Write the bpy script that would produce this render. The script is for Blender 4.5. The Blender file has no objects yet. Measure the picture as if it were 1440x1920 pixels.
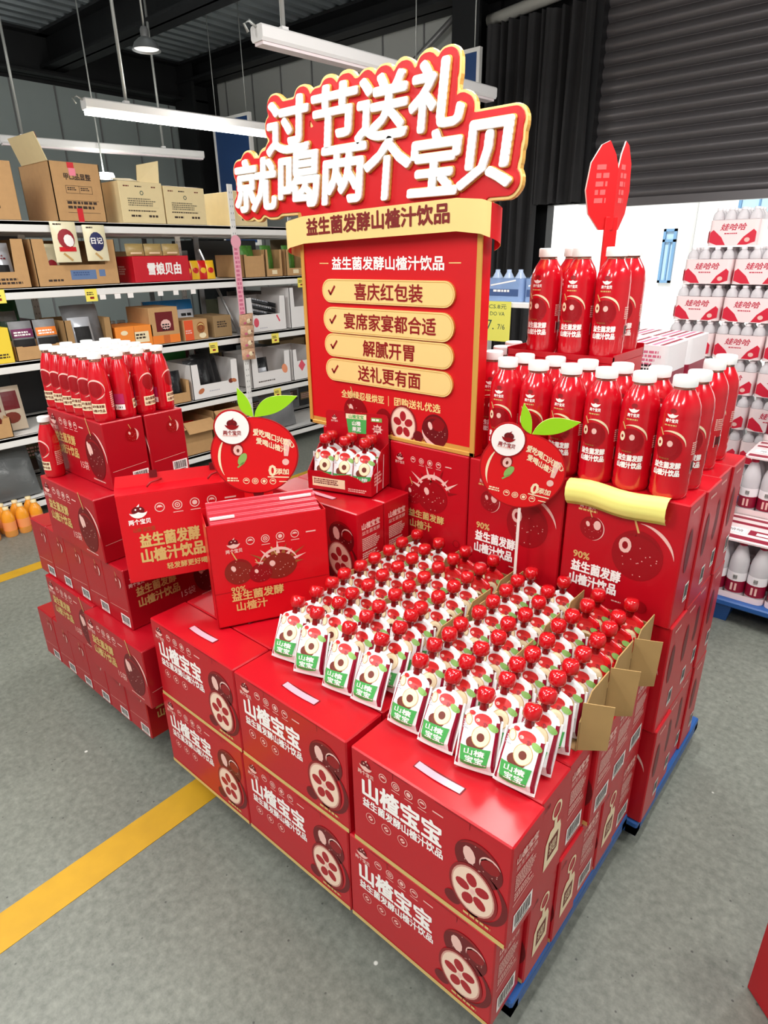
import bpy, math, random
from mathutils import Vector, Matrix
random.seed(7)
S = bpy.context.scene
COL = bpy.context.collection

# ------------------------------------------------------------------ camera
YAW, PIT, ROL = math.radians(41.037), math.radians(22.257), math.radians(-0.891)
FPX = 1181.31
fw = Vector((-math.sin(YAW)*math.cos(PIT), math.cos(YAW)*math.cos(PIT), -math.sin(PIT)))
rt = Vector((math.cos(YAW), math.sin(YAW), 0))
up = rt.cross(fw)
r2 = rt*math.cos(ROL)+up*math.sin(ROL)
u2 = up*math.cos(ROL)-rt*math.sin(ROL)
cam = bpy.data.cameras.new('camera'); camo = bpy.data.objects.new('camera', cam); COL.objects.link(camo)
cam.sensor_fit = 'HORIZONTAL'; cam.sensor_width = 36; cam.lens = 36*FPX/1440; cam.clip_start = .02; cam.clip_end = 200
m = Matrix.Identity(4)
for i in range(3):
    m[i][0], m[i][1], m[i][2] = r2[i], u2[i], -fw[i]
m.translation = (0.343, -0.699, 1.55)
camo.matrix_world = m
S.camera = camo
# ------------------------------------------------------------------ world, sun, exposure
S.view_settings.view_transform = 'Standard'; S.view_settings.look = 'None'; S.view_settings.gamma = 1
S.view_settings.use_curve_mapping = False; S.view_settings.exposure = 0.0
W = bpy.data.worlds.new('sky'); S.world = W; W.use_nodes = True
W.node_tree.nodes['Background'].inputs[0].default_value = (0.93, 0.97, 1.0, 1)
W.node_tree.nodes['Background'].inputs[1].default_value = 1.3
sun = bpy.data.lights.new('sun', 'SUN'); sun.energy = 4.0; sun.angle = math.radians(2); sun.color = (1, .97, .92)
suno = bpy.data.objects.new('sun', sun); COL.objects.link(suno)
suno.rotation_euler = (math.radians(38), 0, math.radians(-12)); suno.location = (0, 0, 12)
FILL_POWER = 33
SPILL = .9
def glow_pair(x, y, z, ln, power):
    l = bpy.data.lights.new('area_glow', 'AREA'); l.shape = 'RECTANGLE'; l.size = .09; l.size_y = ln; l.energy = power; l.color = (1, .98, .95)
    o = bpy.data.objects.new('area_glow', l); COL.objects.link(o); o.location = (x, y, z)
    p = bpy.data.lights.new('point_spill', 'POINT'); p.energy = power*SPILL; p.shadow_soft_size = .25; p.color = (1, .98, .95)  # added point light for sideways spill, lifts walls and roof
    q = bpy.data.objects.new('point_spill', p); COL.objects.link(q); q.location = (x, y, z-.12)
    return o
# added unseen lights, set like more ceiling tubes to brighten the display
for (x, y) in ((.1, .8), (-1.2, -1.3), (.9, -1.5), (1.7, 1.0), (-1.0, 1.7), (-2.7, -.6), (-7.4, .3), (1.2, 3.6), (-.2, -2.8), (-2.0, -2.6)):
    glow_pair(x, y, 3.0, 1.3, FILL_POWER)

# ------------------------------------------------------------------ materials
def lin(c):
    c /= 255.0
    return c/12.92 if c <= .04045 else ((c+.055)/1.055)**2.4
def rgb(r, g, b): return (lin(r), lin(g), lin(b), 1)
MATS = {}
def mat(name, c=(128,128,128), rough=.5, metal=0, spec=.5, emit=None, es=0, trans=0, alpha=1, ior=1.45, coat=0, noise=0, nscale=20, bump=0):
    if name in MATS: return MATS[name]
    M = bpy.data.materials.new(name); M.use_nodes = True
    nt = M.node_tree; b = nt.nodes['Principled BSDF']
    b.inputs['Base Color'].default_value = rgb(*c); b.inputs['Roughness'].default_value = rough
    b.inputs['Metallic'].default_value = metal; b.inputs['Specular IOR Level'].default_value = spec
    b.inputs['IOR'].default_value = ior; b.inputs['Transmission Weight'].default_value = trans
    b.inputs['Alpha'].default_value = alpha; b.inputs['Coat Weight'].default_value = coat; b.inputs['Coat Roughness'].default_value = .2
    if emit: b.inputs['Emission Color'].default_value = rgb(*emit); b.inputs['Emission Strength'].default_value = es
    if noise or bump:
        tc = nt.nodes.new('ShaderNodeTexCoord'); n = nt.nodes.new('ShaderNodeTexNoise')
        n.inputs['Scale'].default_value = nscale; n.inputs['Detail'].default_value = 5
        nt.links.new(tc.outputs['Object'], n.inputs['Vector'])
        if noise:
            mx = nt.nodes.new('ShaderNodeMix'); mx.data_type = 'RGBA'
            k = 1-noise; a = rgb(*c)
            mx.inputs[6].default_value = (a[0]*k, a[1]*k, a[2]*k, 1); mx.inputs[7].default_value = tuple(min(1, v*(1+noise)) for v in a[:3])+(1,)
            nt.links.new(n.outputs['Fac'], mx.inputs[0]); nt.links.new(mx.outputs[2], b.inputs['Base Color'])
        if bump:
            bp = nt.nodes.new('ShaderNodeBump'); bp.inputs['Strength'].default_value = bump; bp.inputs['Distance'].default_value = .01
            nt.links.new(n.outputs['Fac'], bp.inputs['Height']); nt.links.new(bp.outputs['Normal'], b.inputs['Normal'])
    MATS[name] = M
    return M
RED = mat('carton_red', (182,4,24), .4, spec=.4, coat=.28, noise=.06, nscale=6)
REDD = mat('print_dark_red', (140,6,16), .4)
REDM = mat('print_maroon', (104,8,16), .42)
SIGNRED = mat('sign_red', (205,12,22), .45)
WHITE = mat('print_white', (246,240,236), .5)
PALE = mat('print_pale_pink', (232,186,176), .5)
CREAM = mat('print_cream', (240,222,184), .5)
GOLD = mat('print_gold', (222,190,118), .38, metal=.25)
GOLDL = mat('sign_gold', (246,214,140), .36, metal=.12)
GOLDD = mat('sign_gold_edge', (222,168,82), .35, metal=.3)
BLACK = mat('print_black', (22,20,20), .6)
BROWN = mat('print_brown', (110,40,24), .5)
GREEN = mat('print_green', (74,168,84), .45)
LEAF = mat('leaf_green', (150,208,22), .45)
LGREEN = mat('print_leaf', (134,176,92), .5)
ORANGE = mat('print_orange', (236,128,44), .5)
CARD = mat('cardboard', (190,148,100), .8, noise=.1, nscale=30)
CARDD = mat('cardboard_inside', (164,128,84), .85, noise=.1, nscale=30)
CREAMBOX = mat('cream_board', (226,206,158), .75, noise=.05, nscale=20)
STEEL = mat('white_steel', (232,230,226), .35)
GREYST = mat('grey_steel', (150,150,150), .4, metal=.5)
DARKBAG = mat('dark_film', (28,28,30), .25, noise=.3, nscale=25, bump=.5)
GREYBAG = mat('grey_film', (120,120,122), .35, noise=.15, nscale=15, bump=.4)
YELLOW = mat('yellow_paper', (246,242,136), .7)
YBOX = mat('yellow_board', (238,206,60), .6)
BLUE = mat('blue_plastic', (36,84,150), .4)
BLUEF = mat('blue_film', (40,128,196), .3)
NAVY = mat('navy_print', (26,30,84), .5)
PINK = mat('pink_card', (240,168,184), .55)

# ------------------------------------------------------------------ mesh builder
class MB:
    def __init__(s): s.v=[]; s.f=[]; s.m=[]; s.sm=[]; s.mats=[]
    def mi(s, M):
        if M not in s.mats: s.mats.append(M)
        return s.mats.index(M)
    def add(s, vs, fs, M, smooth=False, fn=None):
        o=len(s.v); k=s.mi(M)
        s.v += [tuple(fn(p)) for p in vs] if fn else [tuple(p) for p in vs]
        for f in fs: s.f.append([i+o for i in f]); s.m.append(k); s.sm.append(smooth)
    def box(s, a, b, M, r=0, fn=None):
        x0,y0,z0=a; x1,y1,z1=b
        if r<=0:
            vs=[(x,y,z) for z in (z0,z1) for y in (y0,y1) for x in (x0,x1)]
            s.add(vs,[(0,2,3,1),(4,5,7,6),(0,1,5,4),(2,6,7,3),(0,4,6,2),(1,3,7,5)],M,fn=fn); return
        vs=[];ix={}
        for sx in (0,1):
            for sy in (0,1):
                for sz in (0,1):
                    c=[(x0,x1)[sx],(y0,y1)[sy],(z0,z1)[sz]]; g=[(r,-r)[sx],(r,-r)[sy],(r,-r)[sz]]
                    for ax in range(3):
                        p=[c[i]+(0 if i==ax else g[i]) for i in range(3)]
                        ix[(sx,sy,sz,ax)]=len(vs); vs.append(p)
        fs=[]
        for q in (0,1):
            fs.append([ix[(q,0,0,0)],ix[(q,1,0,0)],ix[(q,1,1,0)],ix[(q,0,1,0)]])
            fs.append([ix[(0,q,0,1)],ix[(1,q,0,1)],ix[(1,q,1,1)],ix[(0,q,1,1)]])
            fs.append([ix[(0,0,q,2)],ix[(1,0,q,2)],ix[(1,1,q,2)],ix[(0,1,q,2)]])
        for p in (0,1):
            for q in (0,1):
                fs.append([ix[(p,q,0,0)],ix[(p,q,1,0)],ix[(p,q,1,1)],ix[(p,q,0,1)]])
                fs.append([ix[(p,0,q,0)],ix[(p,1,q,0)],ix[(p,1,q,2)],ix[(p,0,q,2)]])
                fs.append([ix[(0,p,q,1)],ix[(1,p,q,1)],ix[(1,p,q,2)],ix[(0,p,q,2)]])
        for sx in (0,1):
            for sy in (0,1):
                for sz in (0,1): fs.append([ix[(sx,sy,sz,k)] for k in range(3)])
        cx,cy,cz=(x0+x1)/2,(y0+y1)/2,(z0+z1)/2
        out=[]
        for f in fs:
            P=[Vector(vs[i]) for i in f]; n=(P[1]-P[0]).cross(P[2]-P[0]); c=sum(P,Vector())/len(P)-Vector((cx,cy,cz))
            out.append(f if n.dot(c)>0 else f[::-1])
        s.add(vs,out,M,fn=fn)
    def lathe(s, prof, M, n=24, c=(0,0,0), caps=True, smooth=True, fn=None, flute=None):
        vs=[];fs=[]
        for (r,z) in prof:
            for i in range(n):
                a=2*math.pi*i/n; rr=r*(1+(flute*(i%2) if flute else 0))
                vs.append((c[0]+rr*math.cos(a),c[1]+rr*math.sin(a),c[2]+z))
        for j in range(len(prof)-1):
            for i in range(n):
                k=(i+1)%n; fs.append((j*n+i,j*n+k,(j+1)*n+k,(j+1)*n+i))
        s.add(vs,fs,M,smooth,fn)
        if caps:
            o=len(prof)-1
            if prof[0][0]>1e-5: s.add(vs[:n],[list(range(n))[::-1]],M,False,fn)
            if prof[-1][0]>1e-5: s.add(vs[o*n:],[list(range(n))],M,False,fn)
    def tube(s, pts, r, M, n=8, caps=True):
        P=[Vector(p) for p in pts]; vs=[];fs=[]
        for i,p in enumerate(P):
            d=(P[min(i+1,len(P)-1)]-P[max(i-1,0)]).normalized()
            a=d.cross(Vector((0,0,1)) if abs(d.z)<.9 else Vector((1,0,0))).normalized(); b=d.cross(a)
            rr=r[i] if isinstance(r,(list,tuple)) else r
            for k in range(n):
                t=2*math.pi*k/n; vs.append(p+a*rr*math.cos(t)+b*rr*math.sin(t))
        for i in range(len(P)-1):
            for k in range(n): q=(k+1)%n; fs.append((i*n+k,i*n+q,(i+1)*n+q,(i+1)*n+k))
        if caps: fs.append(list(range(n))[::-1]); fs.append([len(vs)-n+k for k in range(n)])
        s.add(vs,fs,M,True)
    def prism(s, poly, y0, y1, M, fn=None, side=None):
        """outline in (x,z), thickness from y0 (front) to y1"""
        n=len(poly)
        s.add([(x,y0,z) for x,z in poly],[list(range(n))],M,fn=fn)
        s.add([(x,y1,z) for x,z in poly],[list(range(n))[::-1]],M,fn=fn)
        vs=[(x,y0,z) for x,z in poly]+[(x,y1,z) for x,z in poly]
        s.add(vs,[(i,(i+1)%n,n+(i+1)%n,n+i) for i in range(n)],side or M,fn=fn)
    def sheet(s, grid, M, smooth=True, fn=None):
        h=len(grid); w=len(grid[0]); vs=[p for r in grid for p in r]
        s.add(vs,[(j*w+i,j*w+i+1,(j+1)*w+i+1,(j+1)*w+i) for j in range(h-1) for i in range(w-1)],M,smooth,fn)
    def art(s, items, mp):
        for vs,fs,M,k in items: s.add([mp(u,v,k) for u,v in vs],fs,M)
    def mesh(s, name):
        me=bpy.data.meshes.new(name); me.from_pydata(s.v,[],s.f)
        for M in s.mats: me.materials.append(M)
        me.polygons.foreach_set('material_index',s.m); me.polygons.foreach_set('use_smooth',s.sm); me.update()
        return me
    def build(s, name, parent=None, loc=None, rz=0):
        o=bpy.data.objects.new(name,s.mesh(name)); COL.objects.link(o)
        if parent: o.parent=parent
        if loc: o.location=loc
        if rz: o.rotation_euler[2]=rz
        return o
def tag(o, label=None, cat=None, group=None, kind=None):
    if label: o['label']=label
    if cat: o['category']=cat
    if group: o['group']=group
    if kind: o['kind']=kind
    return o
def empty(name, loc, rz=0, rx=0, ry=0):
    o=bpy.data.objects.new(name,None); COL.objects.link(o); o.location=loc; o.rotation_euler=(rx,ry,rz); o.empty_display_size=.05
    return o
def use(name, me, parent=None, loc=None, rot=None):
    o=bpy.data.objects.new(name,me); COL.objects.link(o)
    if parent: o.parent=parent
    if loc: o.location=loc
    if rot: o.rotation_euler=rot
    return o
def dup(root, loc, rot, label, cat, group=None):
    r=root.copy(); COL.objects.link(r); r.location=loc; r.rotation_euler=rot
    for ch in list(root.children):
        c=ch.copy(); COL.objects.link(c); c.parent=r; c.matrix_parent_inverse=ch.matrix_parent_inverse.copy()
        for g in list(ch.children):
            d=g.copy(); COL.objects.link(d); d.parent=c
    for k in ('label','category','group'):
        if k in r: del r[k]
    tag(r,label,cat,group)
    return r
PROTO=[]
class Kind:
    """first use moves the prototype itself, later ones copy it"""
    def __init__(s, root): s.root=root; s.used=False
    def put(s, loc, rot, label, cat, group=None):
        if not s.used:
            s.used=True; o=s.root; o.location=loc; o.rotation_euler=rot; return tag(o,label,cat,group)
        return dup(s.root,loc,rot,label,cat,group)

# ------------------------------------------------------------------ flat art (prints)
TC={}
def glyphs(t):
    if t in TC: return TC[t]
    c=bpy.data.curves.new('t','FONT'); c.body=t; c.resolution_u=2; c.offset=0
    o=bpy.data.objects.new('t',c); COL.objects.link(o)
    dg=bpy.context.evaluated_depsgraph_get(); me=o.evaluated_get(dg).to_mesh()
    vs=[(v.co.x,v.co.y) for v in me.vertices]; fs=[tuple(p.vertices) for p in me.polygons]
    o.evaluated_get(dg).to_mesh_clear(); bpy.data.objects.remove(o); bpy.data.curves.remove(c)
    TC[t]=(vs,fs); return TC[t]
def T(t,u,v,h,M,k=1,w=None,bold=0,slant=0,align='c'):
    vs,fs=glyphs(t)
    xs=[p[0] for p in vs]; ys=[p[1] for p in vs]; x0,x1,y0,y1=min(xs),max(xs),min(ys),max(ys)
    sy=h/(y1-y0); sx=(w/(x1-x0)) if w else sy
    ox={'c':(x0+x1)/2,'l':x0,'r':x1}[align]; oy=(y0+y1)/2
    base=[(u+(a-ox)*sx+(b-oy)*sy*slant, v+(b-oy)*sy) for a,b in vs]
    out=[]
    if bold:
        d=bold*h
        for q,(dx,dy) in enumerate(((-1,0),(1,0),(0,1),(0,-1),(.7,.7),(-.7,-.7),(.7,-.7),(-.7,.7))[:4 if bold<.03 else 8]):
            out.append(([(a+dx*d,b+dy*d) for a,b in base],fs,M,k+.02*q))
    else: out.append((base,fs,M,k))
    return out
def RC(u0,v0,u1,v1,M,k=1,n=1,mrows=1):
    vs=[(u0+(u1-u0)*i/n, v0+(v1-v0)*j/mrows) for j in range(mrows+1) for i in range(n+1)]
    return [(vs,[(j*(n+1)+i,j*(n+1)+i+1,(j+1)*(n+1)+i+1,(j+1)*(n+1)+i) for j in range(mrows) for i in range(n)],M,k)]
def DI(u,v,r,M,k=1,ry=None,n=20,rot=0,rings=1):
    ry=ry or r; vs=[(u,v)]; c,s_=math.cos(rot),math.sin(rot)
    for q in range(1,rings+1):
        for i in range(n):
            a=2*math.pi*i/n; x=r*q/rings*math.cos(a); y=ry*q/rings*math.sin(a); vs.append((u+x*c-y*s_,v+x*s_+y*c))
    fs=[(0,1+i,1+(i+1)%n) for i in range(n)]
    for q in range(rings-1):
        for i in range(n): j=(i+1)%n; fs.append((1+q*n+i,1+(q+1)*n+i,1+(q+1)*n+j,1+q*n+j))
    return [(vs,fs,M,k)]
def RI(u,v,r,w,M,k=1,a0=0,a1=360,n=20,ry=None):
    ry=ry or r; vs=[]
    for i in range(n+1):
        a=math.radians(a0+(a1-a0)*i/n)
        vs+= [(u+r*math.cos(a),v+ry*math.sin(a)),(u+(r-w)*math.cos(a),v+(ry-w)*math.sin(a))]
    return [(vs,[(2*i,2*i+2,2*i+3,2*i+1) for i in range(n)],M,k)]
def CR(u,v,r,w,M,k=1,a0=0,a1=180,n=14):
    """crescent, fat in the middle"""
    vs=[]
    for i in range(n+1):
        t=i/n; a=math.radians(a0+(a1-a0)*t); ww=w*math.sin(math.pi*t)+.0004
        vs+=[(u+r*math.cos(a),v+r*math.sin(a)),(u+(r-ww)*math.cos(a),v+(r-ww)*math.sin(a))]
    return [(vs,[(2*i,2*i+2,2*i+3,2*i+1) for i in range(n)],M,k)]
def PO(pts,M,k=1): return [(pts,[list(range(len(pts)))],M,k)]
def LN(u0,v0,u1,v1,w,M,k=1):
    dx,dy=u1-u0,v1-v0; l=math.hypot(dx,dy) or 1; nx,ny=-dy/l*w/2,dx/l*w/2
    return PO([(u0+nx,v0+ny),(u0-nx,v0-ny),(u1-nx,v1-ny),(u1+nx,v1+ny)],M,k)
def BAR(u,v,w,h,k=1):
    it=RC(u-w/2,v-h/2,u+w/2,v+h/2,WHITE,k); x=u-w*.42; rnd=random.Random(3)
    while x<u+w*.4:
        b=w*rnd.choice((.02,.03,.05)); it+=RC(x,v-h*.28,x+b,v+h*.4,BLACK,k+1); x+=b+w*rnd.choice((.02,.035))
    it+=RC(u-w*.35,v-h*.42,u+w*.35,v-h*.36,BLACK,k+1)
    return it
def DASH(u,v,w,h,rows,M,k=1,seed=1):
    """rows of type too fine to read in the photograph"""
    it=[]; rnd=random.Random(seed); rh=h/rows
    for r in range(rows):
        x=u; y=v-r*rh; end=u+w*rnd.uniform(.75,1)
        while x<end:
            l=rh*rnd.uniform(.4,1.3); l=min(l,end-x)
            it+=RC(x,y-rh*.3,x+l,y+rh*.3,M,k); x+=l+rh*.25
    return it
def LOGO(u,v,s,k=1,M=WHITE,txt=True):
    """round berry with a leaf sitting in a smiling bowl, name below"""
    it=DI(u,v+s*.12,s*.34,REDM,k,ry=s*.26)+CR(u,v+s*.2,s*.5,s*.34,M,k+1,200,340)
    it+=DI(u-s*.12,v+s*.2,s*.05,M,k+1,n=8)+DI(u+s*.14,v+s*.22,s*.05,M,k+1,n=8)
    it+=PO([(u-s*.05,v+s*.36),(u+s*.12,v+s*.52),(u+s*.08,v+s*.34)],M,k+1)
    if txt: it+=T('两个宝贝',u,v-s*.5,s*.3,M,k+1,w=s*1.15,bold=.03)
    return it
def ICONS(u,v,s,n,k=1,M=WHITE,gap=1.6,line=True):
    it=[]
    for i in range(n):
        x=u+i*s*gap
        it+=RI(x,v,s*.5,s*.09,M,k)
        if i%3==0: it+=CR(x,v-s*.05,s*.3,s*.26,M,k,0,180,8)
        elif i%3==1: it+=RI(x,v,s*.28,s*.1,M,k,n=10)+DI(x,v,s*.09,M,k,n=8)
        else: it+=DI(x,v,s*.26,M,k,n=10)
        if i and line: it+=RC(x-s*.5,v-s*.78,x+s*.5,v-s*.7,M,k)
    it+=RC(u+n*s*gap-s*.4,v-s*.08,u+n*s*gap+s*.8,v+s*.08,M,k)
    return it
def HALF(u,v,rx,ry,k=1,rot=0):
    """cut hawthorn: pale flesh and five seeds"""
    it=DI(u,v,rx*1.12,mat('print_rind',(136,26,30),.45),k,ry*1.1,28,rot)+DI(u,v,rx,mat('print_rim',(206,150,136),.5),k+1,ry,28,rot)+DI(u,v,rx*.93,mat('print_flesh',(238,208,186),.5),k+2,ry*.93,28,rot)
    for i in range(5):
        a=math.pi/2+i*2*math.pi/5+rot
        it+=DI(u+rx*.48*math.cos(a),v+ry*.48*math.sin(a),rx*.25,mat('print_seed',(164,24,34),.45),k+3,rx*.33,12,a-math.pi/2)
    it+=DI(u,v,rx*.12,PALE,k+4,ry*.12,8)
    return it
def WHOLE(u,v,rx,ry,k=1,stem=True,M=None,hi=True):
    it=DI(u,v,rx,M or REDM,k,ry,26)
    it+=CR(u,v,rx*.94,rx*.12,REDD,k+1,20,150)
    if hi: it+=DI(u-rx*.35,v+ry*.3,rx*.16,PALE,k+1,ry*.24,10,.4)
    rnd=random.Random(5)
    for i in range(16):
        a=rnd.uniform(0,6.28); q=rnd.uniform(.2,.85); it+=DI(u+rx*q*math.cos(a),v+ry*q*math.sin(a),rx*.025,PALE,k+1,n=5)
    if stem: it+=LN(u-rx*.05,v+ry*.9,u-rx*.35,v+ry*1.6,rx*.08,GOLD,k+1)
    return it
def planar(O,U,V,eps=.0004,st=.0002):
    O,U,V=Vector(O),Vector(U),Vector(V); N=U.cross(V).normalized()
    return lambda u,v,k: O+U*u+V*v+N*(eps+st*k)

# ================================================================== the hall
def struct(o): o['kind']='structure'; return o
# floor: grey-green power-floated concrete, fine pits, pale specks
fl=bpy.data.materials.new('concrete_floor'); fl.use_nodes=True; nt=fl.node_tree; b=nt.nodes['Principled BSDF']
tc=nt.nodes.new('ShaderNodeTexCoord')
def nz(sc,det,rough=.6):
    n=nt.nodes.new('ShaderNodeTexNoise'); n.inputs['Scale'].default_value=sc; n.inputs['Detail'].default_value=det; n.inputs['Roughness'].default_value=rough
    nt.links.new(tc.outputs['Object'],n.inputs['Vector']); return n
def ramp(src,stops):
    r=nt.nodes.new('ShaderNodeValToRGB'); e=r.color_ramp.elements
    e[0].position,e[0].color=stops[0]; e[1].position,e[1].color=stops[1]
    for p,c in stops[2:]: q=e.new(p); q.color=c
    nt.links.new(src,r.inputs[0]); return r
def mixc(a,bb,fac,mode='MIX'):
    x=nt.nodes.new('ShaderNodeMix'); x.data_type='RGBA'; x.blend_type=mode
    nt.links.new(a,x.inputs[6]); nt.links.new(bb,x.inputs[7])
    if hasattr(fac,'links'): nt.links.new(fac,x.inputs[0])
    else: x.inputs[0].default_value=fac
    return x.outputs[2]
g1=ramp(nz(1.6,6).outputs['Fac'],[(.3,rgb(98,102,94)),(.7,rgb(126,130,120))])
g2=ramp(nz(45,5,.7).outputs['Fac'],[(.3,rgb(72,75,69)),(.72,rgb(150,153,143))])
base=mixc(g1.outputs[0],g2.outputs[0],.45)
vo=nt.nodes.new('ShaderNodeTexVoronoi'); vo.inputs['Scale'].default_value=34; nt.links.new(tc.outputs['Object'],vo.inputs['Vector'])
pit=ramp(vo.outputs['Distance'],[(.07,(1,1,1,1)),(.12,(0,0,0,1))])
gate=ramp(nz(9,2).outputs['Fac'],[(.52,(0,0,0,1)),(.58,(1,1,1,1))])
mm=nt.nodes.new('ShaderNodeMath'); mm.operation='MULTIPLY'; nt.links.new(pit.outputs[0],mm.inputs[0]); nt.links.new(gate.outputs[0],mm.inputs[1])
dk=nt.nodes.new('ShaderNodeRGB'); dk.outputs[0].default_value=rgb(70,72,68)
base=mixc(base,dk.outputs[0],mm.outputs[0])
v2=nt.nodes.new('ShaderNodeTexVoronoi'); v2.inputs['Scale'].default_value=5.5; nt.links.new(tc.outputs['Object'],v2.inputs['Vector'])
sp=ramp(v2.outputs['Distance'],[(.03,(1,1,1,1)),(.04,(0,0,0,1))])
wh=nt.nodes.new('ShaderNodeRGB'); wh.outputs[0].default_value=rgb(214,214,206)
base=mixc(base,wh.outputs[0],sp.outputs[0])
nt.links.new(base,b.inputs['Base Color']); b.inputs['Roughness'].default_value=.42
bp=nt.nodes.new('ShaderNodeBump'); bp.inputs['Strength'].default_value=.12; bp.inputs['Distance'].default_value=.004
nt.links.new(nz(60,4).outputs['Fac'],bp.inputs['Height']); nt.links.new(bp.outputs['Normal'],b.inputs['Normal'])
x=MB(); x.box((-9.3,-5,-.1),(4,6.15,0),fl); struct(x.build('floor'))
YL=mat('yellow_floor_paint',(190,146,30),.5,noise=.2,nscale=12)
x=MB(); x.box((-1.14,-2.5,0),(-1.03,3.5,.0015),YL); struct(x.build('trim_1'))
x=MB(); x.box((-3.16,-2.5,0),(-3.07,5,.0015),YL); struct(x.build('trim_2'))
x=MB(); x.box((-.9,2.5,0),(4,2.508,.001),mat('joint',(40,40,38),.8)); 
o=struct(x.build('trim_3')); o.rotation_euler[2]=-.06; o.location=(.1,-.17,0)
# left wall: ribbed grey cladding panels, dark above
PANEL=mat('grey_wall_panel',(164,174,172),.6,noise=.06,nscale=3)
DARKM=mat('black_steel',(24,25,27),.55)
x=MB(); x.box((-9.3,-5,0),(-9.1,6.15,3.62),PANEL)
y=-5
while y<6: x.box((-9.1,y,0),(-9.09,y+.02,3.62),GREYST); y+=.55
x.box((-9.3,-5,3.62),(-9.1,6.15,4.3),DARKM); struct(x.build('wall_left'))
# back wall: grey panel bay, black above, roller door bay
PANEL2=mat('grey_back_panel',(184,186,182),.6,noise=.06,nscale=3)
x=MB(); x.box((-9.1,6,0),(-3.8,6.15,3.95),PANEL2); x.box((-9.1,6,3.95),(4,6.15,4.3),DARKM)
xx=-9.0
while xx<-3.9: x.box((xx,5.99,0),(xx+.02,6,3.95),GREYST); xx+=.6
x.box((-3.8,6,2.0),(-2.6,6.15,3.95),DARKM); x.box((1.9,6,0),(4,6.15,3.95),PANEL2)
x.box((-3.8,6,0),(-3.14,6.15,2.0),DARKM)
struct(x.build('wall_back'))
x=MB(); x.box((-9.3,-5.15,0),(4.15,-5,4.3),PANEL2); struct(x.build('wall_front'))
x=MB(); x.box((4,-5,0),(4.15,6.15,4.3),PANEL2); struct(x.build('wall_right'))
# ceiling: dark corrugated deck, beams, purlins
DECK=mat('dark_deck',(150,158,162),.25,metal=.4)
x=MB(); gr=[[],[]]; n=0; y0=-9.3; prof=[]
while y0<4:
    prof+=[(y0,4.18),(y0+.06,4.18),(y0+.09,4.11),(y0+.17,4.11)]; y0+=.2
x.sheet([[(px,-5,pz) for px,pz in prof],[(px,6.15,pz) for px,pz in prof]],DECK,False)
x.box((-9.3,-5,4.2),(4,6.15,4.3),DARKM); struct(x.build('ceiling'))
def ibeam(name,a,b2,w,h):
    x=MB(); ax=0 if abs(b2[0]-a[0])>abs(b2[1]-a[1]) else 1
    def bx(o0,o1,z0,z1):
        lo=list(a); hi=list(b2); lo[1-ax]-=o0; hi[1-ax]+=o1; lo[2]=z0; hi[2]=z1; x.box(lo,hi,DARKM)
    z=a[2]; bx(w/2,w/2,z,z+.03); bx(.015,.015,z,z+h); bx(w/2,w/2,z+h-.03,z+h); return struct(x.build(name))
ibeam('trim_4',(-9.1,3.75,3.74),(4,3.75,3.74),.3,.37)
ibeam('trim_5',(-9.1,5.72,3.86),(4,5.72,3.86),.4,.25)
ibeam('trim_6',(-9.1,.2,3.74),(4,.2,3.74),.3,.37)
ibeam('trim_7',(-8.95,-5,3.66),(-8.95,6,3.66),.3,.45)
x=MB(); x.box((-9.05,5.55,0),(-8.6,5.6,4.1),DARKM); x.box((-9.05,5.95,0),(-8.6,6,4.1),DARKM); x.box((-8.85,5.6,0),(-8.8,5.95,4.1),DARKM); struct(x.build('trim_8'))
x=MB(); x.box((-4.1,5.55,0),(-3.78,5.59,4.1),DARKM); x.box((-4.1,5.93,0),(-3.78,5.97,4.1),DARKM); x.box((-3.95,5.59,0),(-3.92,5.93,4.1),DARKM); struct(x.build('trim_9'))
x=MB(); x.tube([(-5.6,5.8,3.05),(-4.15,5.8,3.85)],.03,GREYST); struct(x.build('trim_10'))
x=MB(); x.tube([(-3.8,5.75,3.66),(-2.2,5.75,3.8)],.055,mat('pale_pipe',(190,188,180),.4),12); struct(x.build('trim_11'))
# roller shutter, its rail and the opening
SHUT=mat('shutter_steel',(112,108,110),.34,metal=.4)
x=MB(); g=[]; z=2.0
prof=[]
while z<3.95:
    for k in range(7):
        t=k/6; prof.append((5.9-.03*math.sin(math.pi*t)**.7,z+.105*t))
    prof.append((5.9+.012,z+.108)); z+=.112
x.sheet([[(-2.62,py,pz) for py,pz in prof],[(1.9,py,pz) for py,pz in prof]],SHUT,True)
x.box((-2.62,5.86,1.94),(1.9,5.94,2.01),SHUT); struct(x.build('door_1'))
x=MB(); x.box((-2.74,5.78,1.98),(-2.62,5.98,4.0),mat('shutter_rail',(46,46,48),.45)); x.box((1.9,5.78,0),(2.02,5.98,4.0),mat('shutter_rail')); struct(x.build('trim_12'))
# black curtain beside the door
CUR=mat('black_curtain',(54,53,54),.85,noise=.15,nscale=8)
def curtain(x0,x1,z0,z1,n,ph):
    g=[]
    for z in (z0,(z0*2+z1)/3,(z0+2*z1)/3,z1):
        r=[]
        for i in range(n*10+1):
            t=i/(n*10); a=2*math.pi*n*t+ph
            r.append((x0+(x1-x0)*t+.02*math.sin(a*.5+z), 5.68+.06*math.sin(a)+.025*math.sin(a*2.3+1+z*.3), z))
        g.append(r)
    return g
x=MB(); x.sheet(curtain(-3.78,-3.12,0.02,3.6,6,0),CUR); x.sheet(curtain(-3.14,-2.66,1.99,3.6,4,1.2),CUR)
tag(x.build('curtain'),'black pleated curtain hanging left of the open roller door','curtain')

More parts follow.
